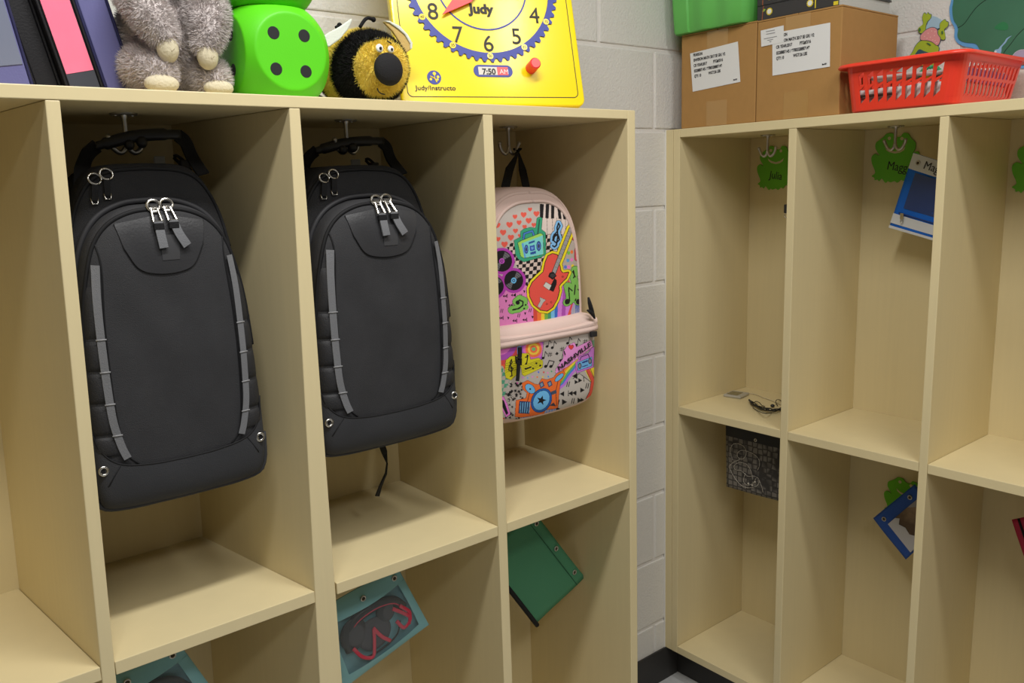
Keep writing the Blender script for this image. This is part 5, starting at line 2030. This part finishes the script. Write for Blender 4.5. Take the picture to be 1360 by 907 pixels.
props(g.build('green_cord', M('green_cord', (44, 140, 90), 0.6), smooth='all'), 'short green cord curled on the papers in the red basket', 'cord')
pp = M('purple_card', (150, 128, 190), 0.6)
props(G().hexa([(1.33, -0.382, zb + 0.048), (1.33, -0.382, zb + 0.075), (1.33, -0.376, zb + 0.048), (1.33, -0.376, zb + 0.075), (1.53, -0.382, zb + 0.044), (1.53, -0.382, zb + 0.071), (1.53, -0.376, zb + 0.044), (1.53, -0.376, zb + 0.071)]).build('card_pack', pp, bevel=0.001), 'lilac card pack standing along the right side of the red basket', 'card pack')
props(G().hexa([(1.30, -0.384, zb + 0.012), (1.30, -0.384, zb + 0.042), (1.30, -0.377, zb + 0.012), (1.30, -0.377, zb + 0.046), (1.52, -0.384, zb + 0.012), (1.52, -0.384, zb + 0.040), (1.52, -0.377, zb + 0.012), (1.52, -0.377, zb + 0.043)]).build('index_cards', white, bevel=0.001), 'white index cards standing along the right side of the red basket', 'cards')

# ------------------------------------------------------------------ frog name tags
frogm = M('green_craft_foam', (112, 192, 62), 0.85, 0.2, bump=(400, 0.2, 2))
frogd = M('green_craft_paper', (110, 186, 58), 0.85, 0.2, bump=(400, 0.2, 2))
mouthm = M('cream_mouth', (206, 192, 150), 0.8)
marker = M('black_marker', (36, 36, 30), 0.6)
FX = xb - 0.0015
zF = lambda x, y: (980 + x / 4.536, 140 + y / 4.536)
FROG = [(880, 190), (900, 170), (935, 168), (950, 186), (968, 190), (985, 186), (1000, 166), (1030, 170), (1045, 196), (1072, 225), (1070, 262), (1058, 285), (1085, 275), (1096, 300), (1088, 340), (1066, 370),
        (1080, 405), (1062, 428), (1040, 440), (1020, 432), (1000, 455), (985, 448), (962, 465), (945, 456), (920, 463), (905, 456), (890, 466), (868, 440), (852, 456), (842, 446), (826, 450), (824, 436), (808, 425),
        (830, 404), (810, 350), (808, 310), (830, 292), (856, 302), (832, 262), (834, 226), (860, 206)]
REF = at(*zF(880, 190), 'x', FX)
FL = [at(*zF(x, y), 'x', FX) - REF for x, y in FROG]
ML = [at(*zF(x, y), 'x', FX) - REF for x, y in ((892, 252), (915, 268), (950, 277), (985, 268), (1012, 250), (1004, 270), (980, 284), (950, 290), (915, 282), (898, 270))]
EY = [at(*zF(x, y), 'x', FX) - REF for x, y in ((992, 200), (916, 198))]
TX = [at(*zF(x, y), 'x', FX) - REF for x, y in ((898, 385), (1012, 400))]


def frog(ref, label, name, mat, k=1.0, hide_mouth=False):
    t = thing('frog_name_tag', tuple(ref), label, 'name tag', 'frog name tags on the back panels')
    G().plate([ref + p * k for p in catmull(FL, True, 3)], (-0.0025, 0, 0)).build('frog_shape', mat, t, bevel=0.0006)
    G().plate([ref + p * k + np.array([-0.0026, 0, 0]) for p in ML], (-0.0006, 0, 0)).build('mouth', mouthm, t)
    for e in EY:
        G().disc(ref + e * k + np.array([-0.0025, 0, 0]), (-1, 0, 0), 0.0042, 0.0008, 16).build('eye', mouthm, t)
    if name:
        o, e = ref + TX[0] * k + np.array([-0.0028, 0, 0]), ref + TX[1] * k + np.array([-0.0028, 0, 0])
        text(name, o, e - o, np.cross(np.array([-1.0, 0, 0]), e - o), 0.030, marker, t, 'lettering', 'LEFT', 0.0006, 0.85)
    return t


frog(REF, 'green frog name tag reading Maggie, next to the blue and white pouch', 'Maggie', frogm)
rJ = at(*zF(174, 264), 'x', FX)
frog(rJ, 'green frog name tag reading Julia in the corner cubby of the right unit', 'Julia', frogd)
rR = at(1366, 190, 'x', FX)
frog(rR, 'green frog name tag cut by the right edge of the picture', 'Owen'[:0], frogm)
rL = at(1189, 636, 'x', FX)
frog(rL, 'green frog name tag peeking out above the blue photo pouch in the lower cubby', None, M('bright_green_foam', (110, 190, 50), 0.85, 0.2), 0.92)

# ------------------------------------------------------------------ pouches
eyelet = M('eyelet', (190, 186, 176), 0.35, 0.5, 0.9)
hole = M('eyelet_hole', (70, 58, 40), 0.8)


def quad(ax, v, px):
    return [at(a, b, ax, v) for a, b in px]


def sheet(P, n, th, bulge, nu=20, nv=20):
    """soft rectangular pouch between four corners (tl, tr, br, bl), n = direction towards the viewer"""
    P = [np.array(p) for p in P]
    n = np.array(n, float)
    f, b = [], []
    for j in range(nv + 1):
        v = j / nv
        r1, r2 = [], []
        for i in range(nu + 1):
            u = i / nu
            p = (P[0] * (1 - u) + P[1] * u) * (1 - v) + (P[3] * (1 - u) + P[2] * u) * v
            h = bulge * (math.sin(math.pi * u) * math.sin(math.pi * v)) ** 0.6 if 0 < u < 1 and 0 < v < 1 else 0
            wv = 0.0012 * math.sin(u * 7 + v * 5)
            r1.append(p + n * (th / 2 + h + wv))
            r2.append(p - n * (th / 2 + h * 0.6 - wv))
        f.append(r1)
        b.append(r2)
    g = G()
    g.grid(f)
    g.grid(b)
    m = nu + 1
    o = (nv + 1) * m
    rim = [(0, i) for i in range(m)] + [(j, nu) for j in range(1, nv + 1)] + [(nv, i) for i in range(nu - 1, -1, -1)] + [(j, 0) for j in range(nv - 1, 0, -1)]
    for k in range(len(rim)):
        a, c = rim[k], rim[(k + 1) % len(rim)]
        g.f.append([a[0] * m + a[1], c[0] * m + c[1], o + c[0] * m + c[1], o + a[0] * m + a[1]])
        g.m.append(0)
    return g


def uvp(P, u, v, off, n, bulge=0.0):
    P = [np.array(p) for p in P]
    p = (P[0] * (1 - u) + P[1] * u) * (1 - v) + (P[3] * (1 - u) + P[2] * u) * v
    h = bulge * (max(0, math.sin(math.pi * u)) * max(0, math.sin(math.pi * v))) ** 0.6
    return p + np.array(n, float) * (off + h)


def add_eyelet(t, p, n, r=0.0048):
    G().torus(p, n, r, 0.0014, 22).build('eyelet', eyelet, t, smooth='all')
    G().disc(np.array(p) - np.array(n, float) * 0.0004, n, r * 0.8, 0.0005, 18).build('eyelet_hole', hole, t)


def pouch_hook(x, y, z, label, kind):
    c = copy_tree(hk)
    c['label'] = label
    c['group'] = 'double coat hooks under the shelves'
    c.location = (x, y, z + ZF)
    c.rotation_euler = (0, 0, kind)
    return c


NA, NB = (0, -1, 0), (-1, 0, 0)
# green pouch, left unit
P = quad('y', 0.15, ((706, 676), (776, 766), (711, 829), (641, 739)))
gcl = M('green_nylon', (76, 138, 102), 0.7, 0.3, bump=(600, 0.3, 2))
t = thing('pencil_pouch', tuple(P[2]), 'dark green zip pouch hanging by a corner under the patterned backpack', 'pouch', 'pencil pouches')
sheet(P, NA, 0.003, 0.004).build('pouch', gcl, t, smooth='all')
c0 = [uvp(P, u, 0.17, 0.0028, NA, 0.004) for u in np.linspace(0, 1, 14)]
G().tube(c0, 0.0008, 6).build('stitching', M('dark_green_thread', (30, 84, 58), 0.8), t)
for u in (0.14, 0.50, 0.86):
    add_eyelet(t, uvp(P, u, 0.085, 0.0034, NA, 0.003), NA)
G().tube([uvp(P, u, 0.99, 0.0015, NA) for u in np.linspace(-0.02, 1.02, 14)], 0.0052, 10).build('zipper_edge', blackweb, t, smooth='all')


# teal pouches with a clear window and headphones
teal = M('teal_vinyl', (134, 188, 194), 0.45, 0.4)
tealb = M('teal_backing', (110, 158, 166), 0.55, 0.35)
film = bpy.data.materials.new('clear_film')
film.use_nodes = True
nt = film.node_tree
bs = nt.nodes['Principled BSDF']
bs.inputs['Base Color'].default_value = (0.75, 0.85, 0.88, 1)
bs.inputs['Roughness'].default_value = 0.08
bs.inputs['Alpha'].default_value = 0.09
bs.inputs['Specular IOR Level'].default_value = 0.7
hpb = M('headphone_black', (40, 38, 40), 0.45, 0.4)
hpr = M('headphone_red', (206, 50, 76), 0.4, 0.45)
hpg = M('headphone_mesh', (76, 74, 78), 0.8, 0.3)


def teal_pouch(P, label, hp_label):
    t = thing('pencil_pouch', tuple(P[2]), label, 'pouch', 'pencil pouches')
    sheet(P, NA, 0.002, 0.0).build('back_sheet', tealb, t, smooth='all')
    # frame border
    g = G()
    off = 0.026
    bw = 0.11
    for a, b_, c, d in ((0, 1, 0, 0.20), (0, 1, 0.87, 1.0), (0, 0.08, 0.2, 0.87), (0.90, 1.0, 0.2, 0.87)):
        rows = []
        for j in range(7):
            row = []
            for i in range(15):
                u, v = a + (b_ - a) * i / 14, c + (d - c) * j / 6
                bul = off * (max(0, math.sin(math.pi * u)) * max(0, math.sin(math.pi * v))) ** 0.7
                row.append(uvp(P, u, v, 0.0018 + bul, NA))
            rows.append(row)
        g.grid(rows)
    g.build('frame', teal, t, smooth='all')
    rows = []
    for j in range(25):
        row = []
        for i in range(25):
            u, v = 0.07 + 0.84 * i / 24, 0.19 + 0.69 * j / 24
            bul = off * (max(0, math.sin(math.pi * u)) * max(0, math.sin(math.pi * v))) ** 0.7
            bul += 0.0018 * noise.noise(Vector((u * 5, v * 5, 2.0))) + 0.001 * math.sin(u * 16 + v * 11)
            row.append(uvp(P, u, v, 0.0016 + bul, NA))
        rows.append(row)
    G().grid(rows).build('clear_window', film, t, smooth='all')
    add_eyelet(t, uvp(P, 0.10, 0.10, 0.0080, NA), NA, 0.0045)
    add_eyelet(t, uvp(P, 0.50, 0.10, 0.0146, NA), NA, 0.0045)
    add_eyelet(t, uvp(P, 0.90, 0.10, 0.0080, NA), NA, 0.0045)
    # headphones folded inside
    q = lambda u, v, o=0.008: uvp(P, u, v, o, NA)
    h = thing('headphones', tuple(q(0.5, 0.6)), hp_label, 'headphones', 'folded headphones')
    band = catmull([q(0.18, 0.62), q(0.20, 0.45), q(0.32, 0.33), q(0.48, 0.29), q(0.64, 0.30), q(0.78, 0.37), q(0.84, 0.52)], n=6)
    G().tube(band, 0.0070, 10, flat=(1, 1.4)).build('headband', hpb, h, smooth='all')
    G().tube([p + np.array([0, -0.0052, -0.003]) for p in band[10:]], 0.0018, 8).build('headband_trim', hpr, h, smooth='all')
    for (u, v), s_ in (((0.27, 0.46), 1.15), ((0.66, 0.42), 0.85)):
        c = q(u, v, 0.009)
        G().ball(c, (0.024 * s_, 0.0065, 0.028 * s_), 22, 12).build('ear_cup', hpb, h, smooth='all')
        G().ball(c + np.array([0.003, -0.004, -0.002]), (0.016 * s_, 0.0045, 0.019 * s_), 20, 10).build('ear_pad', hpg, h, smooth='all')
    G().ball(q(0.46, 0.60, 0.009), (0.036, 0.006, 0.032), 22, 12).build('mesh_panel', hpg, h, smooth='all')
    for pts in ([q(0.20, 0.58), q(0.25, 0.74), q(0.34, 0.82), q(0.40, 0.70), q(0.46, 0.52)], [q(0.46, 0.50), q(0.50, 0.66), q(0.56, 0.78)], [q(0.72, 0.42), q(0.80, 0.56), q(0.84, 0.68), q(0.74, 0.74), q(0.70, 0.60)], [q(0.80, 0.44), q(0.86, 0.60), q(0.80, 0.74)]):
        G().tube([p + np.array([0, -0.0085, 0]) for p in catmull(pts, n=6)], 0.0026, 8, flat=(0.7, 1.4)).build('red_strap', hpr, h, smooth='all')
    for pts in ([q(0.22, 0.6), q(0.28, 0.80), q(0.50, 0.84), q(0.66, 0.80), q(0.75, 0.66)], [q(0.30, 0.44), q(0.36, 0.34), q(0.42, 0.44), q(0.34, 0.50)]):
        G().tube(catmull(pts, n=6), 0.0016, 8).build('cable', hpb, h, smooth='all')
    return t, h


Pt = quad('y', 0.13, ((415, 814), (527, 752), (569, 829), (457, 913)))
tp, hp = teal_pouch(Pt, 'teal pouch with a clear window hanging below the middle cubby shelf', 'black and red headphones inside the teal pouch of the middle cubby')
shift = at(240, 862, 'y', 0.13) - at(530, 762, 'y', 0.13)
for o, lb in ((tp, 'teal pouch hanging in the lower left cubby, mostly below the bottom edge of the picture'), (hp, 'black and red headphones inside the lower left teal pouch')):
    c = copy_tree(o)
    c['label'] = lb
    c.location = tuple(np.array(o.location) + shift)

# grey patterned pouch with beads, right unit
P = quad('x', XB + 0.12, ((965, 551), (1060, 572), (1060, 672), (965, 646)))
gpat = bpy.data.materials.new('grey_hexagon_fabric')
gpat.use_nodes = True
nt = gpat.node_tree
bs = nt.nodes['Principled BSDF']
bs.inputs['Roughness'].default_value = 0.85
tc = nt.nodes.new('ShaderNodeTexCoord')
vo = nt.nodes.new('ShaderNodeTexVoronoi')
vo.feature = 'DISTANCE_TO_EDGE'
vo.inputs['Scale'].default_value = 62
vo.inputs['Randomness'].default_value = 0.25
cr = nt.nodes.new('ShaderNodeValToRGB')
cr.color_ramp.elements[0].position = 0.05
cr.color_ramp.elements[0].color = (*lin((58, 55, 53)), 1)
cr.color_ramp.elements[1].position = 0.16
cr.color_ramp.elements[1].color = (*lin((122, 117, 110)), 1)
nt.links.new(tc.outputs['Object'], vo.inputs['Vector'])
nt.links.new(vo.outputs['Distance'], cr.inputs[0])
nt.links.new(cr.outputs[0], bs.inputs['Base Color'])
t = thing('pencil_pouch', tuple(P[3]), 'dark grey pouch with a hexagon pattern hanging in the corner cubby of the right unit', 'pouch', 'pencil pouches')
sheet(P, NB, 0.004, 0.003).build('pouch', gpat, t, smooth='all')
g = G()
rows = [[uvp(P, u, v, 0.0035, NB, 0.003) for u in np.linspace(0, 1, 12)] for v in (0.0, 0.1, 0.28)]
g.grid(rows)
g.build('top_band', M('charcoal_band', (40, 40, 40), 0.8), t, smooth='all')
add_eyelet(t, uvp(P, 0.44, 0.245, 0.0060, NB), NB, 0.0035)
zp = lambda x, y: (940 + x / 4.536, 500 + y / 4.536)
bead = M('silver_beads', (206, 200, 190), 0.3, 0.6, 0.5)
paths = [[(150, 500), (135, 450), (150, 410), (185, 405), (220, 425), (232, 460), (215, 495), (185, 490), (178, 465), (200, 445), (240, 450), (280, 470), (308, 500), (312, 535), (300, 565)],
         [(190, 500), (150, 520), (132, 545), (150, 590), (185, 640), (220, 665), (260, 670), (300, 655), (308, 620), (280, 600), (240, 600), (205, 570), (165, 560), (160, 535), (195, 518), (235, 530), (262, 575), (270, 620)],
         [(225, 585), (215, 630), (240, 655), (275, 640), (290, 615)], [(312, 630), (325, 665), (334, 700)]]
n_ = thing('bead_necklace', tuple(at(*zp(215, 540), 'x', XB + 0.113)), 'silver bead string tangled on the front of the grey hexagon pouch', 'necklace')
for p in paths:
    pts = catmull([at(*zp(a, b), 'x', XB + 0.1135) for a, b in p], n=4)
    g = G().tube(pts, 0.0006, 5)
    for k in range(0, len(pts), 1):
        if k % 3 != 2:
            g.ball(pts[k], 0.00125, 8, 6)
    g.build('bead_strand', bead, n_, smooth='all')
g = G()
for x, y in ((245, 645), (268, 655), (285, 635)):
    g.ball(at(*zp(x, y), 'x', XB + 0.112), 0.003, 10, 8)
g.build('charms', bead, n_, smooth='all')

# blue and white pouch
bl = M('bright_blue_nylon', (24, 104, 208), 0.65, 0.3, bump=(500, 0.3, 2))
wv = M('white_vinyl', (212, 214, 216), 0.5, 0.35)
mesh_b = M('navy_window', (40, 66, 124), 0.3, 0.5, coat=0.3, var=(40, 0.1))
P = quad('x', XB + 0.22, ((1214, 203), (1288, 227), (1256, 324), (1181, 302)))
t = thing('pencil_pouch', tuple(P[3]), 'blue and white zip pouch lettered Maggie, hanging beside a frog name tag', 'pouch', 'pencil pouches')
sheet(P, NB, 0.004, 0.004).build('pouch', bl, t, smooth='all')


def strip(t, name, u0, u1, v0, v1, off, mat, bulge=0.004):
    rows = [[uvp(P, u, v, off, NB, bulge) for u in np.linspace(u0, u1, 16)] for v in np.linspace(v0, v1, 8)]
    return G().grid(rows).build(name, mat, t, smooth='all')


strip(t, 'header_band', 0, 1, 0, 0.20, 0.0034, wv)
strip(t, 'window', 0.15, 0.88, 0.225, 0.70, 0.0032, mesh_b)
strip(t, 'lower_band', 0, 1, 0.80, 0.93, 0.0034, wv)
strip(t, 'lower_band', 0, 1, 0.965, 1.0, 0.0034, wv)
add_eyelet(t, uvp(P, 0.14, 0.10, 0.0055, NB), NB, 0.0045)
o, e = uvp(P, 0.25, 0.145, 0.0060, NB), uvp(P, 0.80, 0.145, 0.0072, NB)
text('Maggie', o, e - o, np.cross(np.array([-1.0, 0, 0]), e - o), 0.026, marker, t, 'lettering', 'LEFT', 0.0006, 0.9)
p = uvp(P, 0.19, 0.83, 0.008, NB)
g = G().box(p[0] - 0.002, p[0] + 0.001, p[1] - 0.004, p[1] + 0.004, p[2] - 0.002, p[2] + 0.012)
g.torus(p + np.array([-0.001, 0, -0.007]), (-1, 0, 0), 0.0045, 0.001, 18, sx=0.7)
g.build('zipper_pull', nickel, t, smooth=True)
G().tube([uvp(P, u, 0.775, 0.0042, NB, 0.004) for u in np.linspace(0.1, 0.98, 14)], 0.0016, 8).build('zipper', M('blue_zip', (24, 60, 130), 0.5), t, smooth='all')

# blue photo pouch
P = quad('x', XB + 0.22, ((1160, 688), (1215, 643), (1256, 694), (1203, 743)))
bl2 = M('royal_blue_nylon', (44, 84, 166), 0.7, 0.3, bump=(500, 0.3, 2))
t = thing('pencil_pouch', tuple(P[3]), 'royal blue pouch with a brown photo window hanging by a corner', 'pouch', 'pencil pouches')
sheet(P, NB, 0.003, 0.003).build('pouch', bl2, t, smooth='all')
add_eyelet(t, uvp(P, 0.17, 0.15, 0.0050, NB), NB, 0.0048)
add_eyelet(t, uvp(P, 0.80, 0.15, 0.0052, NB), NB, 0.0048)
photo = bpy.data.materials.new('snow_and_fur_photo')
photo.use_nodes = True
nt = photo.node_tree
bs = nt.nodes['Principled BSDF']
bs.inputs['Roughness'].default_value = 0.3
tc = nt.nodes.new('ShaderNodeTexCoord')
nz = nt.nodes.new('ShaderNodeTexNoise')
nz.inputs['Scale'].default_value = 16
nz.inputs['Detail'].default_value = 6
cr = nt.nodes.new('ShaderNodeValToRGB')
for i, (ps, c) in enumerate(((0.40, (92, 74, 60)), (0.62, (150, 128, 108)))):
    cr.color_ramp.elements[i].position = ps
    cr.color_ramp.elements[i].color = (*lin(c), 1)
nt.links.new(tc.outputs['Object'], nz.inputs['Vector'])
nt.links.new(nz.outputs['Fac'], cr.inputs[0])
nt.links.new(cr.outputs[0], bs.inputs['Base Color'])
strip(t, 'photo_window', 0.17, 0.97, 0.27, 0.97, 0.0030, photo, 0.003)
snow = M('photo_snow', (196, 196, 202), 0.35)
G().plate([uvp(P, u, v, 0.0046, NB, 0.003) for u, v in ((0.175, 0.275), (0.36, 0.275), (0.42, 0.34), (0.34, 0.42), (0.40, 0.55), (0.38, 0.70), (0.46, 0.82), (0.46, 0.965), (0.175, 0.965))], (-0.0003, 0, 0)).build('photo_snow', snow, t)
G().plate([uvp(P, u, v, 0.0046, NB, 0.003) for u, v in ((0.66, 0.275), (0.965, 0.275), (0.965, 0.50), (0.86, 0.44), (0.76, 0.36))], (-0.0003, 0, 0)).build('photo_snow', M('photo_grey', (150, 150, 156), 0.35), t)

# red pouch at the right edge
P = quad('x', XB + 0.22, ((1344, 690), (1430, 672), (1470, 765), (1378, 790)))
rdn = M('crimson_nylon', (172, 40, 70), 0.65, 0.3)
t = thing('pencil_pouch', tuple(P[3]), 'crimson pouch with a black zip, cut by the right edge of the picture', 'pouch', 'pencil pouches')
sheet(P, NB, 0.003, 0.003).build('pouch', rdn, t, smooth='all')
G().tube([uvp(P, 0.115, v, 0.0035, NB, 0.003) for v in np.linspace(0, 1, 12)], 0.0028, 8).build('zipper', blackweb, t, smooth='all')

# black clip at the divider of the corner cubby
p = at(1043.5, 281, 'x', XB + 0.20)
t = thing('key_clip', tuple(p), 'small black clip with a metal end hanging beside the divider below the Julia tag', 'clip')
G().box(p[0] - 0.004, p[0] + 0.004, p[1] - 0.030, p[1] + 0.004, p[2] - 0.004, p[2] + 0.019).build('clip_body', rubber, t, bevel=0.002)
G().torus((p[0], p[1] - 0.002, p[2] - 0.010), (-1, 0, 0), 0.0055, 0.0013, 18).build('clip_ring', nickel, t, smooth='all')

# ------------------------------------------------------------------ player, cable and earbuds on the corner shelf
p = at(978, 524, 'z', BS + 0.004)
t = thing('music_player', (p[0], p[1], BS), 'small silver music player lying on the shelf of the corner cubby', 'music player')
sil = M('silver_plastic', (186, 184, 176), 0.3, 0.5, 0.3)
ca = math.radians(10)


def rb(cx, cy, dx, dy, z0, z1):
    return [(cx + (x * math.cos(ca) - y * math.sin(ca)), cy + (x * math.sin(ca) + y * math.cos(ca)), z) for x in (-dx, dx) for y in (-dy, dy) for z in (z0, z1)]


G().hexa(rb(p[0], p[1], 0.030, 0.027, BS + 0.0003, BS + 0.008)).build('case', sil, t, bevel=0.003, bseg=3)
G().hexa(rb(p[0] - 0.004, p[1] + 0.003, 0.020, 0.017, BS + 0.0078, BS + 0.0084)).build('screen', M('olive_screen', (120, 112, 84), 0.25), t)
zE = lambda x, y: (940 + x / 11.336, 500 + y / 11.336)
pts = [at(*zE(x, y), 'z', BS + 0.0022) for x, y in ((590, 262), (680, 262), (760, 285), (840, 320), (920, 345), (980, 370), (1060, 405), (1130, 440))]
pts[0][2] = BS + 0.005
o = G().tube(catmull(pts, n=6), 0.0011, 8).build('white_cable', M('beige_cable', (198, 188, 160), 0.5), t, smooth='all')
t = thing('earbud_cable', tuple(at(*zE(900, 480), 'z', BS)), 'tangled black earphone cable beside the music player', 'earphones')
g = G()
base = [(620, 350), (660, 390), (720, 430), (790, 470), (860, 490), (940, 500), (1020, 500), (1100, 490), (1180, 480)]
for k in range(7):
    P_ = []
    for i, (x, y) in enumerate(base):
        o_ = (rng.random() - 0.5) * (50 if 0 < i < 8 else 6)
        w_ = at(*zE(x, y + o_), 'z', BS + 0.0035 + 0.008 * rng.random() * min(1, i / 2))
        P_.append(w_)
    g.tube(catmull(P_, n=5), 0.0013, 7)
for pts in (((690, 395), (730, 375), (780, 395), (810, 430), (860, 450)), ((1050, 440), (1025, 390), (1035, 355), (1075, 350), (1110, 370), (1150, 400)), ((650, 420), (640, 390), (660, 380)), ((680, 470), (760, 520), (860, 555), (960, 545))):
    g.tube(catmull([at(*zE(x, y), 'z', BS + 0.004 + (0.012 if i_ == 2 else 0)) for i_, (x, y) in enumerate(pts)], n=6), 0.0011, 7)
g.build('cable', M('black_cable', (26, 25, 25), 0.45), t, smooth='all')
c = at(*zE(975, 440), 'z', BS + 0.006)
G().ball(c, (0.006, 0.006, 0.0045), 12, 8).build('earbud', rubber, t, smooth='all')
a, b = at(*zE(620, 348), 'z', BS + 0.012), at(*zE(668, 396), 'z', BS + 0.006)
G().tube([a, b], 0.0024, 10).build('plug', rubber, t, smooth='all')

# ------------------------------------------------------------------ wall cut-outs on the right wall
WX = XW - 0.0012


def cut(name, px, mat, parent, off, th=0.0012, smooth_n=4, closed=True):
    P_ = [at(a, b, 'x', WX) for a, b in px]
    P_ = catmull(P_, True, smooth_n) if smooth_n else P_
    return G().plate([q + np.array([-off, 0, 0]) for q in P_], (-th, 0, 0)).build(name, mat, parent)


zl = lambda L: [(1240 + x / 7.558, y / 7.558) for x, y in L]
edge = [(185, -160), (178, 0), (160, 90), (172, 200), (212, 285), (210, 370), (240, 430), (310, 468), (400, 485), (440, 530), (480, 580), (560, 640), (660, 680), (800, 690), (1000, 680), (1300, 660), (1500, 300), (1400, -200), (1000, -420), (500, -380)]
inn = [(212, -140), (205, 0), (192, 90), (204, 195), (248, 280), (243, 360), (268, 405), (330, 428), (425, 440), (468, 500), (505, 560), (580, 612), (670, 648), (800, 655), (1000, 650), (1270, 630), (1460, 300), (1370, -180), (990, -390), (515, -350)]
c = at(1330, 30, 'x', WX)
t = thing('lily_pad_cutout', (WX, c[1], c[2]), 'big green lily pad cut-out with a blue outline on the right wall', 'wall decoration')
cut('blue_outline', zl(edge), M('sky_blue_card', (96, 160, 212), 0.6), t, 0.0)
cut('lily_pad', zl(inn), M('pond_green_card', (58, 112, 84), 0.55, var=(9, 0.18)), t, 0.0013)
vein = M('vein_ink', (34, 66, 50), 0.7)
for L in ([(248, 280), (310, 240), (390, 130), (450, 60), (540, -10)], [(690, 610), (710, 530), (780, 440), (840, 360), (910, 290), (1000, 220)]):
    P_ = [at(a, b, 'x', WX) + np.array([-0.0027, 0, 0]) for a, b in zl(L)]
    G().tube(catmull(P_, n=6), 0.0009, 6).build('vein', vein, t)
cut('leaf_shade', zl([(615, 285), (650, 245), (700, 220), (740, 235), (755, 270), (740, 300), (690, 305)]), M('leaf_green', (36, 122, 72), 0.6), t, 0.0026, 0.0003)
td = M('tadpole_blue', (142, 178, 212), 0.5)
cut('tadpole', zl([(612, 520), (625, 500), (655, 492), (672, 470), (700, 440), (718, 418), (740, 385), (788, 360), (750, 395), (730, 430), (705, 455), (688, 478), (685, 515), (670, 550), (640, 562), (615, 548)]), td, t, 0.0026, 0.0006)
G().disc(at(*zl([(628, 520)])[0], 'x', WX) + np.array([-0.0032, 0, 0]), NB, 0.0022, 0.0004, 14).build('tadpole_highlight', white, t)
lil = M('lilac_card', (170, 158, 184), 0.6)
cut('flower', zl([(700, 610), (740, 580), (790, 570), (830, 525), (870, 505), (920, 500), (980, 520), (1000, 600), (960, 640), (900, 635), (880, 615), (850, 625), (800, 660), (720, 640)]), lil, t, 0.0026, 0.0006)
lilw = M('lilac_line', (214, 206, 220), 0.6)
for L in ([(700, 612), (740, 582), (790, 570), (800, 600), (830, 620)], [(790, 570), (830, 525), (870, 505), (915, 500)]):
    G().tube(catmull([at(a, b, 'x', WX) + np.array([-0.0034, 0, 0]) for a, b in zl(L)], n=5), 0.0007, 6).build('petal_line', lilw, t)

zf = lambda L: [(1080 + x / 4.85, y / 4.85) for x, y in L]
c = at(1232, 60, 'x', WX)
t = thing('frog_cutout', (WX, c[1], c[2]), 'upside-down green frog cut-out in pink dotted trunks on the right wall above the red basket', 'wall decoration')
outl = M('dark_teal_line', (52, 84, 96), 0.7)
lime = M('lime_card', (168, 186, 44), 0.6)
limed = M('lime_spot', (60, 110, 60), 0.7)
pk_ = M('salmon_card', (224, 150, 148), 0.6)
sky = M('pale_blue_card', (166, 196, 212), 0.6)
cut('water', zf([(752, 118), (780, 105), (830, 135), (815, 180), (770, 185), (728, 200), (738, 150)]), sky, t, 0.0, 0.0008)


def part2(name, L, mat, off, k=5):
    P_ = np.array(zf(L))
    m = P_.mean(0)
    big = [tuple(q + (q - m) / np.linalg.norm(q - m) * 0.8) for q in P_]
    o_ = cut('outline', big, outl, t, off, 0.0005)
    return cut(name, [tuple(q) for q in P_], mat, t, off + 0.0006, 0.0006)


part2('leg', [(712, 92), (722, 84), (732, 94), (740, 82), (750, 92), (762, 96), (758, 118), (738, 140), (728, 165), (722, 205), (700, 215), (682, 205), (680, 182), (700, 165), (712, 150), (706, 118)], lime, 0.001)
part2('leg', [(822, 150), (840, 132), (852, 128), (858, 138), (872, 145), (868, 170), (846, 190), (850, 215), (852, 250), (832, 255), (812, 235), (808, 200), (820, 185), (818, 168)], lime, 0.001)
part2('body', [(660, 300), (690, 268), (740, 258), (790, 285), (812, 310), (805, 345), (800, 420), (640, 420), (590, 400), (640, 340)], lime, 0.001)
part2('trunks', [(700, 225), (730, 195), (770, 178), (800, 190), (806, 222), (822, 248), (815, 280), (800, 292), (770, 270), (735, 260), (700, 258), (695, 240)], pk_, 0.0024)
g = G()
for x, y in ((722, 235), (745, 215), (768, 200), (760, 240), (785, 230), (790, 262), (738, 248), (775, 258), (800, 275), (790, 205)):
    g.disc(at(*zf([(x, y)])[0], 'x', WX) + np.array([-0.0038, 0, 0]), NB, 0.0011, 0.0003, 10)
g.build('dots', M('trunk_dots', (240, 205, 190), 0.7), t)
for L in ([(684, 190), (692, 180), (698, 192), (690, 205)], [(830, 205), (838, 200), (842, 215), (834, 222)], [(735, 275), (750, 280), (765, 292), (750, 290)]):
    cut('spot', zf(L), limed, t, 0.0038, 0.0003)
cut('arm_gap', zf([(690, 318), (720, 330), (760, 345), (740, 352), (700, 345), (660, 360), (672, 335)]), outl, t, 0.0038, 0.0003)
